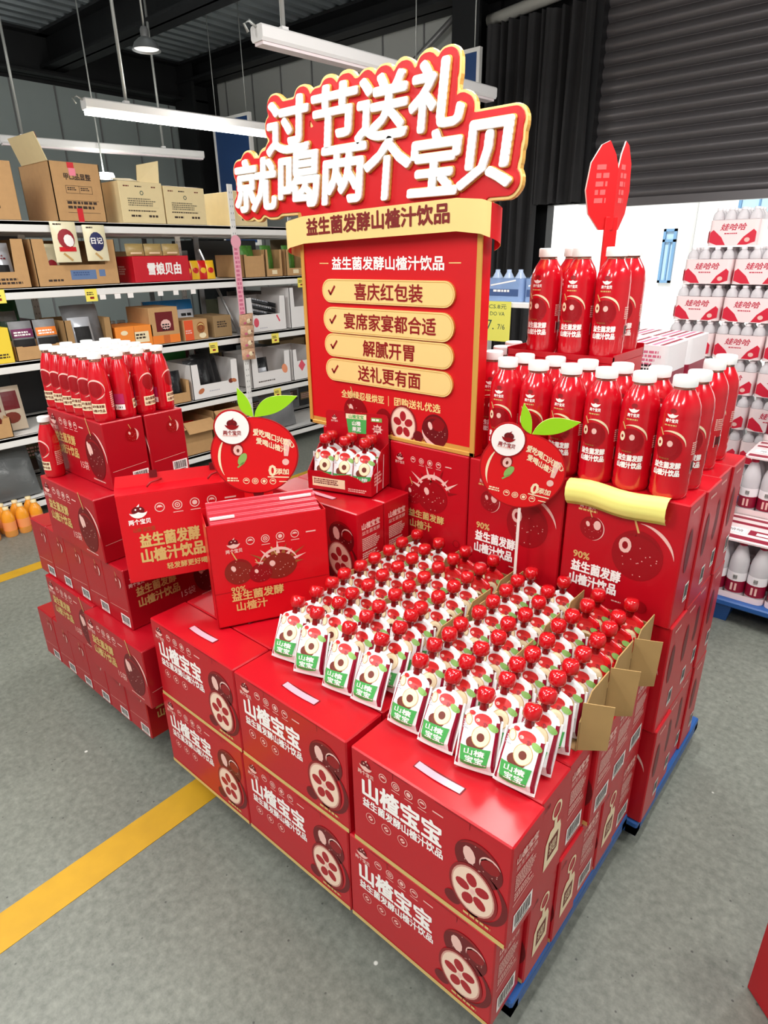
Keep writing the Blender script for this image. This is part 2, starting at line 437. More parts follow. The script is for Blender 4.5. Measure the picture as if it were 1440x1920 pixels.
# outside: bright yard and white building
x=MB(); x.box((-30,6.15,-.12),(30,40,-.02),mat('yard_concrete',(206,204,198),.8,noise=.05,nscale=2)); struct(x.build('ground'))
WB=mat('white_render',(240,240,238),.8)
t=empty('building',(-6,14,0)); tag(t,'white rendered building across the yard, seen through the roller door','building')
x=MB(); x.box((-9,0,-.1),(16,6,9),WB); x.build('wall',t)
FR=mat('window_frame_blue',(110,150,186),.4); GL=mat('window_glass_blue',(176,206,228),.12,spec=.8)
def bwin(px,pz,w,h):
    f=MB(); 
    for a,b2 in (((px,-.06,pz),(px+.05,0.02,pz+h)),((px+w-.05,-.06,pz),(px+w,0.02,pz+h)),((px,-.06,pz),(px+w,0.02,pz+.05)),((px,-.06,pz+h-.05),(px+w,0.02,pz+h)),((px,-.06,pz+h*.76),(px+w,0.02,pz+h*.76+.05)),((px+w*.5,-.05,pz),(px+w*.5+.03,0.02,pz+h*.76))): f.box(a,b2,FR)
    fo=f.build('window',t)
    g=MB(); g.box((px+.04,-.02,pz+.04),(px+w-.04,-.01,pz+h-.04),GL); g.build('pane',fo)
bwin(1.42,.9,.26,1.05); bwin(2.75,1.95,.7,1.1)
x=MB(); x.tube([(1.98,-.05,-.1),(1.98,-.05,9)],.035,WB); x.build('drain_pipe',t)

# ------------------------------------------------------------------ lamps
LAMPB=mat('lamp_white',(236,234,232),.4); TUBE=mat('lit_tube',(255,255,250),.4,emit=(255,255,246),es=14)
ROD=mat('rod_grey',(176,178,174),.4,metal=.4)
def batten(a,b2,lit,label,rods,hook=True,power=0):
    t=empty('tube_lamp',a); tag(t,label,'lamp')
    L=math.dist(a,b2); rz=math.atan2(b2[1]-a[1],b2[0]-a[0]); t.rotation_euler[2]=rz
    x=MB()
    pts=[(-.05,.062),(-.042,.07),(.042,.07),(.05,.062),(.05,.014),(.04,0),(-.04,0),(-.05,.014)]
    x.add([(0,p,q) for p,q in pts]+[(L,p,q) for p,q in pts],[(i,(i+1)%8,8+(i+1)%8,8+i) for i in range(8)]+[list(range(8))[::-1],[8+i for i in range(8)]],LAMPB); x.build('housing',t)
    x=MB(); x.box((.01,-.034,-.03 if lit else -.014),(L-.01,.034,0),TUBE if lit else mat('unlit_diffuser',(240,226,228),.35)); x.build('diffuser',t)
    for q,h in rods:
        x=MB(); x.tube([(q,0,.07),(q,0,.07+h)],.013,ROD,8); x.box((q-.02,-.02,.06),(q+.02,.02,.09),LAMPB); x.build('hanging_rod',t)
    if hook:
        x=MB(); x.tube([(0,0,.06),(-.04,0,.08),(-.07,0,.06),(-.05,0,.03)],.007,ROD,6); x.build('hook',t)
    if power:
        l=glow_pair((a[0]+b2[0])/2,(a[1]+b2[1])/2,a[2]-.03,L,power); l.rotation_euler[2]=rz+math.pi/2
    return t
batten((-4.76,1.93,2.55),(-4.57,3.7,2.55),True,'lit tube lamp hanging on a rod above the white shelving',[(.32,1.5)],True,60)
batten((-2.63,1.8,2.55),(-2.49,3.78,2.55),False,'unlit white tube lamp running behind the top of the big red sign',[(.17,1.5)],True,0)
batten((-6.78,2.1,2.56),(-6.37,4.04,2.56),False,'unlit tube lamp farthest back, level with the cartons on the top shelf',[(.2,1.5),(1.55,1.5)],False,0)
for (px,py,nm) in ((-5.0,3.2,0),):
    pass
t=empty('bell_lamp',(-4.74,2.49,3.0)); tag(t,'grey bell shaped high bay lamp hanging under the dark roof','lamp')
x=MB(); x.lathe([(.105,0),(.1,.01),(.085,.045),(.05,.075),(.03,.085)],mat('spun_aluminium',(150,152,152),.35,metal=.6),28,caps=False); x.build('shade',t)
x=MB(); x.lathe([(0,.012),(.09,.012)],LAMPB,24,caps=False); x.build('diffuser',t)
x=MB(); x.lathe([(.03,.085),(.032,.13),(.02,.15)],GREYST,16); x.build('lamp_holder',t)
x=MB(); x.tube([(0,0,.15),(0,0,1.1)],.008,ROD,6); x.build('hanging_rod',t)
t=empty('ceiling_disc_lamp',(-6.5,2.92,2.3)); tag(t,'round glowing lamp beyond the top shelf beside the cream cartons','lamp')
x=MB(); x.lathe([(0,0),(.09,0),(.1,.02),(.09,.05),(.0,.06)],TUBE,24,caps=False); x.build('diffuser',t)
x=MB(); x.tube([(0,0,.06),(0,0,1.8)],.008,ROD,6); x.build('hanging_rod',t)
# blue hanging boards
def board(x0,x1,y,z0,z1,label):
    t=empty('hanging_board',((x0+x1)/2,y,z0)); tag(t,label,'sign'); w=(x1-x0)/2; h=z1-z0
    x=MB(); x.box((-w,0,0),(w,.02,h),mat('blue_board',(28,62,112),.5)); x.build('panel',t)
    x=MB()
    for a,b2 in (((-w-.03,-.01,-.03),(-w,.03,h+.03)),((w,-.01,-.03),(w+.03,.03,h+.03)),((-w,-.01,h),(w,.03,h+.03)),((-w,-.01,-.03),(w,.03,0))): x.box(a,b2,STEEL)
    x.build('frame',t)
    x=MB(); 
    for s_ in (-1,1): x.tube([(s_*w*.9,.01,h),(s_*w*.9,.01,4.1-z0)],.005,ROD,6)
    x.build('cable',t)
board(-6.72,-6.1,4.5,1.7,3.0,'dark blue hanging board with white frame left of the red sign')
board(-3.85,-3.16,4.6,2.75,3.1,'dark blue hanging board with white frame behind the top right of the red sign')

# ================================================================== the display island
# ---- dollies
def dolly(x0,y0,x1,y1,top,label):
    t=empty('pallet_dolly',((x0+x1)/2,(y0+y1)/2,0)); tag(t,label,'pallet'); w=(x1-x0)/2; d=(y1-y0)/2
    x=MB(); x.box((-w,-d,top-.022),(w,d,top-.001),BLUE,.004); x.box((-w,-d,top-.045),(-w+.03,d,top-.022),BLUE); x.box((w-.03,-d,top-.045),(w,d,top-.022),BLUE); x.box((-w,-d,top-.045),(w,-d+.03,top-.022),BLUE); x.box((-w,d-.03,top-.045),(w,d,top-.022),BLUE); x.build('deck',t)
    rub=mat('black_rubber',(20,20,21),.7)
    for sx in (-1,1):
        for sy in (-1,1):
            k=MB(); r=min(.034,(top-.03)/2-.003); c=(sx*(w-.1),sy*(d-.08),r)
            vs=[(c[0]+r*math.cos(a*math.pi/8),c[1]+yy,c[2]+r*math.sin(a*math.pi/8)) for yy in (-.013,.013) for a in range(16)]
            k.add(vs,[(i,(i+1)%16,16+(i+1)%16,16+i) for i in range(16)]+[list(range(16)),list(range(31,15,-1))],rub)
            k.box((c[0]-.02,c[1]-.018,r*1.6),(c[0]+.02,c[1]+.018,top-.022),mat('blue_plastic')); k.build('caster',t)
dolly(-1.98,.14,-1.26,.62,.133,'blue wheeled pallet with its corner sticking out at the far left under the stacked cartons')
dolly(-1.10,.07,-.002,.69,.133,'blue wheeled pallet under the front cartons printed with cut hawthorns')
dolly(-.85,.71,.022,1.27,.09,'blue wheeled pallet under the tall plum red cartons at right rear')

# ---- carton A : wide front with handle
AW,AD,AH=.370,.1125,.2525
def carton_a(endart):
    t=empty('handle_carton',(0,0,-50)); x=MB(); w=AW/2
    x.box((-w,0,0),(w,AD,AH),RED,.003)
    P=planar((-w,0,0),(1,0,0),(0,0,1))
    it=LOGO(.04,.222,.036,2,PALE)+ICONS(.085,.222,.02,4,2,PALE)
    it+=T('山楂宝宝',.128,.17,.052,WHITE,2,w=.195,bold=.035)
    it+=T('益生菌发酵山楂汁饮品',.13,.128,.023,WHITE,2,w=.2,bold=.03)
    for i in range(3): it+=RI(.05+.042*i,.092,.0125,.0012,PALE,2)+DI(.05+.042*i,.092,.006,PALE,2,n=8)+LN(.042+.042*i,.086,.058+.042*i,.098,.002,RED,3)
    it+=WHOLE(.306,.166,.05,.048,2,False,REDM)+DI(.33,.178,.02,REDD,4,.016,9)+CR(.33,.176,.022,.006,PALE,4,20,200)+DI(.287,.175,.013,PALE,4,.02,10,.2)
    it+=HALF(.298,.092,.046,.056,5,.15)+CR(.306,.092,.064,.012,REDM,2,-90,70)
    it+=DI(.255,.042,.018,REDM,3,.016)+DI(.3,.036,.012,GOLD,5,.005)+DASH(.28,.026,.075,.01,1,GOLD,5)
    it+=RC(.002,.0015,AW-.002,.0135,GOLD,2)
    it+=LN(.06,AH-.005,.15,AH-.005,.0012,REDM,2)+LN(.21,AH-.005,.31,AH-.005,.0012,REDM,2)+LN(.11,AH-.02,.11,AH-.004,.001,REDM,2)+LN(.285,AH-.02,.285,AH-.004,.001,REDM,2)
    x.art(it,P)
    Q=planar((w,0,0),(0,1,0),(0,0,1)); x.art(endart,Q)
    # dark slot in the lid for the strap
    x.art(RC(-.055,.036,.055,.056,REDM,1),planar((0,0,AH),(1,0,0),(0,1,0)))
    x.build('box',t)
    h=MB(); n=12; g=[]
    for k in (0,1):
        g.append([(-.052+.104*i/n,.038+.016*k-.004*math.sin(math.pi*i/n),AH+.0008+.0016*math.sin(math.pi*i/n)) for i in range(n+1)])
    HP=mat('strap_pink',(232,160,174),.25,spec=.6); h.sheet(g,HP); h.sheet([[(a,b_,c+.0008) for a,b_,c in r] for r in g][::-1],HP); h.build('strap_handle',t)
    return t
E1=T('山楂宝宝',.055,.208,.019,PALE,2,w=.075,bold=.04)+T('益生菌发酵',.055,.188,.012,PALE,2,w=.075)+DASH(.018,.17,.075,.04,7,PALE,2,4)+LN(.015,.098,.09,.104,.0022,PALE,2)+DASH(.018,.125,.07,.02,3,PALE,2,9)+BAR(.057,.045,.07,.045,2)
E2=RI(.065,.185,.02,.0055,CREAM,2,ry=.022)+LN(.065,.163,.065,.145,.012,CREAM,2)+PO([(.045,.145),(.085,.145),(.092,.125),(.092,.055),(.03,.05),(.03,.12)],CREAM,2)+PO([(.042,.118),(.082,.122),(.082,.075),(.042,.07)],BROWN,3)+T('提',.062,.096,.03,CREAM,4)+T('山楂',.02,.225,.012,REDM,2)
KA1=Kind(carton_a(E1)); KA2=Kind(carton_a(E2))
rowname=['front','second','third','fourth','fifth','rear']
colname=['right hand','middle','left hand']
Z0=.135
ENDS_T=[1,2,1,1,1,1]; ENDS_B=[1,2,2,1,2,1]
JT=[.006,.0,-.003,.008,.002,-.002]; JB=[-.012,-.003,.002,-.003,.0,-.003]
for lay in (0,1):
    for c in range(3):
        for r in range(6):
            if lay==0 and c>0 and r>0: continue
            e=(ENDS_T if lay else ENDS_B)[r]; jx=(JT if lay else JB)[r] if c==0 else (-.012 if (lay==0 and r==0) else -.0035+random.uniform(-.0005,.0005))
            xx=-AW/2-c*.3735+jx; yy=.115*r+(random.uniform(0,.0015) if r else 0)
            L='upper' if lay else 'lower'
            if r==0: lab='%s front carton printed with a cut hawthorn, %s column'%(L,colname[c])
            elif c==0: lab='%s layer right side carton, %s row from the front, %s on its end'%(L,rowname[r],'barcode' if e==1 else 'pale box symbol')
            else: lab='red carton lid under the pouches, %s row from the front, %s column'%(rowname[r],colname[c])
            (KA1 if e==1 else KA2).put((xx,yy,Z0+lay*AH),(0,0,0),lab,'carton','cartons printed with a cut hawthorn')

# ---- carton D : fifteen-pouch carton, wide face and narrow barcode ends
DW,DD,DH=.345,.125,.1985
RED2=mat('carton_crimson',(166,4,24),.38,coat=.28,noise=.06,nscale=6)
def carton_d():
    t=empty('pouch_carton',(0,0,-50)); x=MB(); w=DW/2
    x.box((-w,0,0),(w,DD,DH),RED2,.003)
    it=LOGO(.035,.165,.042,2,PALE)+ICONS(.085,.168,.022,4,2,PALE,1.45)
    it+=T('益生菌发酵',.095,.117,.03,GOLD,2,w=.13,bold=.035)+T('山楂汁饮品',.1,.08,.03,GOLD,2,w=.135,bold=.035)+T('15袋',.195,.05,.026,PALE,2,w=.05)
    it+=WHOLE(.275,.09,.055,.07,2,True,REDM)+CR(.275,.095,.072,.008,PALE,3,-10,80)+DI(.245,.11,.009,PALE,5,.022,10,.2)+DASH(.24,.018,.09,.006,1,PALE,2)
    x.art(it,planar((-w,0,0),(1,0,0),(0,0,1)))
    e=WHOLE(.085,.15,.02,.02,2,True,mat('print_cherry',(150,6,14),.3))+CR(.085,.15,.02,.006,PALE,5,-60,60)+LN(.01,.055,.115,.062,.001,PALE,2)+BAR(.093,.025,.05,.034,2)
    x.art(e,planar((w,0,0),(0,1,0),(0,0,1))); x.art(e,planar((-w,DD,0),(0,-1,0),(0,0,1)))
    x.build('box',t); return t
KD=Kind(carton_d())
LX=-1.133
side=['first','second','third','fourth','fifth','sixth']
for i in range(6):
    KD.put((LX-.127*i-DD,DW/2+.002+.003*random.random(),Z0),(0,0,math.pi/2),'crimson carton end out in the bottom left layer, %s from the handle cartons'%side[i],'carton','crimson pouch cartons')
KD.put((-1.84+DW/2,0.0,Z0+DH),(0,0,0),'crimson carton lying wide side out in the second layer at far left','carton','crimson pouch cartons')
KD.put((-1.145-DW/2,-.03,Z0+DH),(0,0,0),'crimson carton jutting forward in the second layer','carton','crimson pouch cartons')
KD.put((-1.84+DW/2,.2,Z0+DH),(0,0,0),'crimson carton behind the second layer at far left, mostly hidden','carton','crimson pouch cartons')
KD.put((-1.145-DW/2,.2,Z0+DH),(0,0,0),'crimson carton behind the jutting second layer carton, mostly hidden','carton','crimson pouch cartons')
for i in range(5):
    KD.put((LX-.005-.1255*i-DD,DW/2+.012,Z0+2*DH),(0,0,math.pi/2),'third layer crimson carton, end out, %s'%('logo side showing' if i==0 else side[i]+' from the right'),'carton','crimson pouch cartons')
KD.put((-1.34-DW/2,.004,Z0+3*DH),(0,0,0),'crimson carton under the lone small bottle, wide side out','carton','crimson pouch cartons')
KD.put((-1.34-DW/2,.134,Z0+3*DH),(0,0,0),'crimson carton behind the one carrying the lone small bottle','carton','crimson pouch cartons')
KD.put((-1.364-DW/2,.076,Z0+4*DH),(0,0,0),'topmost crimson carton of the left tower, nearer one under the small bottles','carton','crimson pouch cartons')
KD.put((-1.36-DW/2,.205,Z0+4*DH),(0,0,0),'topmost crimson carton of the left tower, farther one under the small bottles','carton','crimson pouch cartons')
ZT=Z0+5*DH

# ---- carton B : tall bottle carton
BW,BD,BH=.282,.1165,.315
def carton_b(kind):
    t=empty('bottle_carton',(0,0,-50)); x=MB(); w=BW/2
    x.box((-w,0,0),(w,BD,BH),RED,.003)
    BER=mat('print_berry',(150,6,20),.35)
    if kind=='bottle':
        it=LOGO(.055,.275,.034,2,PALE,True)+DASH(.032,.248,.06,.008,1,GOLD,2)+DASH(.2,.268,.045,.006,1,PALE,2)
        it+=WHOLE(.07,.205,.03,.03,2,True,BER)+CR(.07,.205,.032,.002,PALE,4,-80,70)+DI(.083,.215,.009,PALE,4,.012)
        it+=WHOLE(.185,.165,.06,.064,2,True,BER,False)+DI(.155,.185,.015,PALE,6,.02,12)+DI(.155,.185,.007,REDD,7,.01,10)+CR(.19,.17,.078,.008,PALE,5,5,95)
        it+=T('90%',.052,.127,.018,GOLD,2,w=.042,bold=.04)
        it+=T('益生菌发酵',.092,.096,.03,WHITE,6,w=.125,bold=.04)+T('山楂汁饮品',.088,.06,.03,WHITE,6,w=.12,bold=.04)
        it+=DASH(.14,.03,.03,.006,1,PALE,2)+DI(.21,.035,.016,BER,2)
    else:
        it=LOGO(.04,.27,.03,2,PALE)+ICONS(.09,.272,.018,4,2,PALE,1.7)
        it+=WHOLE(.16,.17,.055,.05,2,True,BER)+WHOLE(.09,.165,.032,.032,4,True,BER)
        for i in range(9):
            a=math.radians(20+17*i); it+=PO([(.165+.055*math.cos(a-.1),.175+.05*math.sin(a-.1)),(.165+.09*math.cos(a)*(1+.2*(i%2)),.175+.075*math.sin(a)*(1+.25*(i%2))),(.165+.055*math.cos(a+.1),.175+.05*math.sin(a+.1))],PALE if i%3 else REDD,5)
        it+=CR(.165,.178,.062,.01,PALE,6,20,160)
        it+=T('益生菌发酵',.14,.105,.024,GOLD,7,w=.13,bold=.035)+T('山楂汁',.12,.072,.026,GOLD,7,w=.08,bold=.03)+RI(.25,.045,.012,.0015,REDD,2)
    x.art(it,planar((-w,0,0),(1,0,0),(0,0,1)))
    e=DI(.045,.19,.017,REDM,2,.056,20)+RI(.045,.19,.019,.002,RED2,3,ry=.058)+BAR(.09,.065,.03,.05,2)+DASH(.03,.29,.06,.01,1,PALE,2)
    x.art(e,planar((w,0,0),(0,1,0),(0,0,1)))
    x.build('box',t); return t
KB=Kind(carton_b('bottle')); KS=Kind(carton_b('splash'))
BY=.692; BZ=.09
lays=['bottom','middle','top']
for lay in range(3):
    for r in range(4):
        jx=.015+[0,.004,-.003,.002][r]+(.006*(2-lay) if r==0 else 0)
        KB.put((jx-BW/2,BY+.118*r+.012*(2-lay),BZ+BH*lay),(0,0,0),'tall red carton at the right rear corner, %s layer, %s from the front'%(lays[lay],side[r]),'carton','tall bottle cartons')
for c,nm in ((1,'behind the stick fan'),(2,'with splashing berries'),(3,'under the left half of the sign')):
    for r in range(4):
        if c==3 and r>1: continue
        k=KS if (c==2) else KB
        k.put((.012-BW/2-.2855*c,BY+.118*r,BZ+BH*2),(0,0,0),'tall red carton '+(nm if r==0 else '%s back from the one %s'%(side[r],nm)),'carton','tall bottle cartons')
for c,nm in ((1,'behind the stick fan'),(2,'with splashing berries'),(3,'under the left half of the sign')):
    KB.put((.012-BW/2-.2855*c,BY+.012,BZ+BH),(0,0,0),'tall red carton beneath the one '+nm,'carton','tall bottle cartons')
    KB.put((.012-BW/2-.2855*c,BY+.012,BZ),(0,0,0),'lowest tall red carton below the one '+nm,'carton','tall bottle cartons')
BT=BZ+3*BH

# ---- big bottles
JUICE=mat('juice_red',(196,8,28),.12,spec=.6,coat=.5); CLEAR=mat('clear_neck',(196,150,130),.08,trans=.75,ior=1.3); CAPW=mat('cap_white',(228,229,227),.35)
def cyl(prof_r):
    def mp(u,v,k):
        r=prof_r(v)+.0004+.00015*k; a=u/prof_r(.1); return Vector((r*math.sin(a),-r*math.cos(a),v))
    return mp
def bottle(R,H,small=False):
    t=empty('juice_bottle',(0,0,-50)); s=H/.265
    if not small: prof=[(R*.86,0),(R*.97,.006),(R,.014),(R*.97,.024),(R,.034),(R*.97,.044),(R,.054),(R,.175),(R*.985,.18),(R,.186),(R*.93,.206),(R*.8,.219),(R*.62,.231),(R*.52,.238)]
    else: prof=[(R*.85,0),(R*.98,.006),(R,.02),(R,.125),(R*.97,.15),(R*.87,.18),(R*.72,.205),(R*.55,.225),(R*.5,.232)]
    prof=[(r,z*s) for r,z in prof]
    def pr(v):
        for (r0,z0),(r1,z1) in zip(prof,prof[1:]):
            if z0<=v<=z1: return r0+(r1-r0)*(v-z0)/max(z1-z0,1e-6)
        return prof[-1][0]
    x=MB(); x.lathe(prof,JUICE,32)
    if not small:
        it=CR(-.004,.196,.0125,.009,WHITE,1,200,340)+DI(-.004,.199,.007,REDD,2,.005,10)+T('两个宝贝',-.004,.178,.0075,WHITE,1,w=.026,bold=.04)
        it+=DASH(-.018,.168,.032,.005,1,GOLD,1)
        it+=DI(-.003,.118,.029,mat('print_berry'),1,.03,20,rings=3)+CR(-.001,.123,.034,.0045,CREAM,2,0,120)+LN(-.017,.145,-.026,.16,.003,GOLD,3)
        it+=DI(-.023,.128,.007,CREAM,3,.011,12)+DI(-.023,.128,.003,REDD,4,.004,8)+DI(0,.128,.006,PALE,3,.007,10)
        it+=T('益生菌发酵',0,.08,.014,WHITE,3,w=.056,bold=.05)+T('山楂汁饮品',0,.063,.014,WHITE,3,w=.056,bold=.05)+DASH(-.02,.094,.03,.005,1,mat('print_bronze',(150,84,40),.5),2)
        it+=DASH(.05,.13,.03,.03,6,PALE,1)+BAR(.068,.075,.026,.03,1)
    else:
        it=DI(0,.092,.018,mat('print_berry'),1,.022,18,rings=3)+CR(0,.092,.026,.004,PALE,2,-20,170)+CR(0,.09,.026,.003,PALE,2,-90,-20)
        it+=RC(-.02,.025,.02,.052,CREAM,1,8)+T('益生菌发酵',0,.045,.008,BROWN,3,w=.034,bold=.03)+T('山楂汁饮品',0,.033,.008,BROWN,3,w=.034,bold=.03)
        it+=DASH(.038,.08,.03,.045,8,PALE,1)+RC(-.072,.025,-.044,.04,WHITE,1,6)+DASH(-.07,.032,.024,.008,1,BLACK,2)+RC(-.072,.042,-.044,.07,mat('print_magenta',(180,30,90),.5),1,6)
    x.art(it,cyl(pr)); b=x.build('bottle_body',t)
    zb=prof[-1][1]; n=MB(); rn=R*.52 if not small else R*.5
    n.lathe([(rn,zb-.001),(rn,zb+.012*s),(rn*1.12,zb+.013*s),(rn*1.12,zb+.016*s)],CLEAR,20); n.build('neck',t)
    c=MB(); rc=R*.6 if not small else R*.62
    c.lathe([(rc,H-.021*s),(rc,H-.003*s),(rc*.93,H),(0,H)],CAPW,28,flute=.02); c.build('cap',t)
    return t
KBB=Kind(bottle(.0415,.268)); KSB=Kind(bottle(.0292,.186,True))
ordn=['first','second','third','fourth','fifth','sixth','seventh']
for i in range(6):
    KBB.put((-.05-.086*i,.735,BT),(0,0,random.uniform(-.1,.25)),'large red juice bottle in the front row on the tall cartons, %s from the right'%ordn[i],'bottle','large juice bottles on the tall cartons')
for i in range(6):
    KBB.put((-.045-.0865*i,.8175,BT),(0,0,random.uniform(.2,.9)),'large red juice bottle in the second row on the tall cartons, %s from the right'%ordn[i],'bottle','large juice bottles on the tall cartons')
for (bx,by,nm) in ((-.575,.822,'nearest the edge of the big red sign'),(-.605,.915,'behind the one at the edge of the big red sign'),(-.628,1.02,'third back along the edge of the big red sign'),(-.54,1.1,'farthest back below the yellow price card'),(-.06,.99,'behind the right end of the second row'),(-.06,1.09,'last on the right, behind two others')):
    if bx<-.1 or True: KBB.put((bx,by,BT),(0,0,random.uniform(-.5,.5)),'large red juice bottle '+nm,'bottle','large juice bottles on the tall cartons')
# raised carton with five bottles
t=empty('raised_carton',(-.41,.866,BT)); tag(t,'red carton raised above the bottles, carrying five large bottles','carton')
x=MB(); hw=.15; x.box((-hw,0,0),(hw,.2,.255),RED,.003); x.build('box',t)
x=MB()
for a,b2 in (((-hw,0,.255),(hw,.003,.27)),((-hw,.197,.255),(hw,.2,.285)),((-hw,0,.255),(-hw+.003,.2,.275)),((hw-.003,0,.255),(hw,.2,.275))): x.box(a,b2,RED)
x.build('tray_edge',t)
BT2=BT+.2555
for (bx,by,nm) in ((-.482,.915,'left'),(-.39,.915,'middle'),(-.303,.915,'right')):
    KBB.put((bx,by,BT2),(0,0,random.uniform(-.05,.15)),'large red juice bottle on the raised carton, front %s one'%nm,'bottle','large juice bottles on the raised carton')
for (bx,by,nm) in ((-.46,1.015,'behind the front left one'),(-.305,1.015,'behind the front right one')):
    KBB.put((bx,by,BT2),(0,0,.2),'large red juice bottle on the raised carton, %s'%nm,'bottle','large juice bottles on the raised carton')
# small bottles on the left tower
for j in range(4):
    for i in range(6):
        KSB.put((-1.395-.0605*i+random.uniform(-.002,.002),.107+.0625*j,ZT),(0,0,(.5 if j==0 else .8)+(0,2.6,1.6,1.9)[j]*(i==0)*.7+random.uniform(-.2,.2)),
          'small red juice bottle on the left tower, %s row back, %s from its right edge'%(ordn[j],ordn[i]),'bottle','small juice bottles on the left tower')
KSB.put((-1.648,.038,Z0+4*DH),(0,0,.2),'lone small red juice bottle standing one step below the others at far left','bottle')

# ================================================================== big red sign
import numpy as np
def contour_mesh(glyph_boxes, grow, res, y0, y1, M, bevel=0, side=None, extra=None, smooth=2):
    """plate that follows the lettering at a distance (rounded outline), as a mesh in x,z with thickness along y"""
    tris=[]
    for ch,(x0,z1,x1,z0),sl in glyph_boxes:
        vs,fs=glyphs(ch); xs=[p[0] for p in vs]; ys=[p[1] for p in vs]
        a0,a1,b0,b1=min(xs),max(xs),min(ys),max(ys)
        q=[(x0+(a-a0)/(a1-a0)*(x1-x0)+sl*((b-b0)/(b1-b0)-.5)*(z1-z0), z0+(b-b0)/(b1-b0)*(z1-z0)) for a,b in vs]
        for f in fs:
            for k in range(1,len(f)-1): tris.append((q[f[0]],q[f[k]],q[f[k+1]]))
    A=np.array(tris); mn=A.min((0,1))-grow-6*res; mx=A.max((0,1))+grow+6*res
    nx,nz_=[int(v) for v in np.ceil((mx-mn)/res)]
    G=np.zeros((nz_,nx),bool)
    for t in A:
        lo=np.maximum(((t.min(0)-mn)/res).astype(int)-1,0); hi=((t.max(0)-mn)/res).astype(int)+2
        X,Z=np.meshgrid(mn[0]+(np.arange(lo[0],min(hi[0],nx)))*res, mn[1]+(np.arange(lo[1],min(hi[1],nz_)))*res)
        (ax,az),(bx,bz),(cx,cz)=t
        d1=(bx-ax)*(Z-az)-(bz-az)*(X-ax); d2=(cx-bx)*(Z-bz)-(cz-bz)*(X-bx); d3=(ax-cx)*(Z-cz)-(az-cz)*(X-cx)
        ins=((d1>=0)&(d2>=0)&(d3>=0))|((d1<=0)&(d2<=0)&(d3<=0))
        G[lo[1]:lo[1]+Z.shape[0],lo[0]:lo[0]+X.shape[1]]|=ins
    if extra:
        X,Z=np.meshgrid(mn[0]+np.arange(nx)*res,mn[1]+np.arange(nz_)*res)
        for (ex0,ez0,ex1,ez1) in extra: G|=(X>ex0)&(X<ex1)&(Z>ez0)&(Z<ez1)
    R=int(math.ceil(grow/res))+3
    D=np.full(G.shape,1e3); Dn=np.full(G.shape,1e3)
    for dz in range(-R,R+1):
        for dx in range(-R,R+1):
            d=math.hypot(dx,dz)
            if d>R: continue
            sl=np.roll(np.roll(G,dz,0),dx,1); D=np.where(sl,np.minimum(D,d),D)
    D=np.where(G,0,D)
    for dz in range(-3,4):
        for dx in range(-3,4):
            sl=np.roll(np.roll(~G,dz,0),dx,1); Dn=np.where(sl,np.minimum(Dn,math.hypot(dx,dz)),Dn)
    Dn=np.where(~G,0,np.minimum(Dn,4)); F=np.minimum(D,R+1)-Dn
    for _ in range(smooth):
        F=(np.roll(F,1,0)+np.roll(F,-1,0)+np.roll(F,1,1)+np.roll(F,-1,1)+4*F)/8
    F=F-grow/res-.5
    seg={}
    H,Wd=F.shape
    P=F<0
    cells=np.argwhere((P[:-1,:-1]!=P[1:,:-1])|(P[:-1,:-1]!=P[:-1,1:])|(P[:-1,:-1]!=P[1:,1:]))
    def ip(a,b):
        fa,fb=F[a],F[b]; t=fa/(fa-fb); return (a[1]+(b[1]-a[1])*t, a[0]+(b[0]-a[0])*t)
    pts={}
    nxt={}
    for j,i in cells:
        c=[(j,i),(j,i+1),(j+1,i+1),(j+1,i)]; s_=[P[q] for q in c]; cross=[]
        for k in range(4):
            a,b=c[k],c[(k+1)%4]
            if s_[k]!=s_[(k+1)%4]:
                key=(min(a,b),max(a,b)); pts[key]=ip(*key); cross.append((key,s_[k]))
        # walk so that the inside lies on the left
        outs=[k for k,s in cross if s]; ins=[k for k,s in cross if not s]
        if len(outs)==1: nxt[outs[0]]=ins[0]
        else:
            for o in outs:
                e=min(ins,key=lambda q:(pts[q][0]-pts[o][0])**2+(pts[q][1]-pts[o][1])**2); nxt[o]=e; ins.remove(e)
    loops=[]; seen=set()
    for k in list(nxt):
        if k in seen: continue
        l=[]; c=k
        while c in nxt and c not in seen: seen.add(c); l.append(pts[c]); c=nxt[c]
        if len(l)>8: loops.append(l)
    cu=bpy.data.curves.new('c','CURVE'); cu.dimensions='2D'; cu.fill_mode='BOTH'; cu.extrude=max((y1-y0)/2-bevel,.0001); cu.bevel_depth=bevel; cu.bevel_resolution=1
    for l in loops:
        l=l[::2] if len(l)>40 else l
        sp=cu.splines.new('POLY'); sp.points.add(len(l)-1); sp.use_cyclic_u=True
        for q,(a,b) in enumerate(l): sp.points[q].co=(mn[0]+a*res,mn[1]+b*res,0,1)
    o=bpy.data.objects.new('c',cu); COL.objects.link(o)
    dg=bpy.context.evaluated_depsgraph_get(); me=o.evaluated_get(dg).to_mesh()
    vs=[(v.co.x,(y0+y1)/2-v.co.z,v.co.y) for v in me.vertices]; fs=[tuple(p.vertices) for p in me.polygons]
    nrm=[p.normal.z for p in me.polygons]
    o.evaluated_get(dg).to_mesh_clear(); bpy.data.objects.remove(o); bpy.data.curves.remove(cu)
    x=MB()
    fr=[f for f,n in zip(fs,nrm) if n>.5]; ot=[f for f,n in zip(fs,nrm) if n<=.5]
    x.add(vs,fr,M); x.add(vs,ot,side or M)
    return x
SY=.700
t=empty('promotional_sign',(-.867,SY,BT+.001)); tag(t,'tall red and gold promotional sign with big white headline standing behind the pouches','sign')
def toL(x): return x+.867
def toZ(z): return z-BT-.001
x=MB(); bx0,bx1,bz1=toL(-1.19),toL(-.545),toZ(1.70)
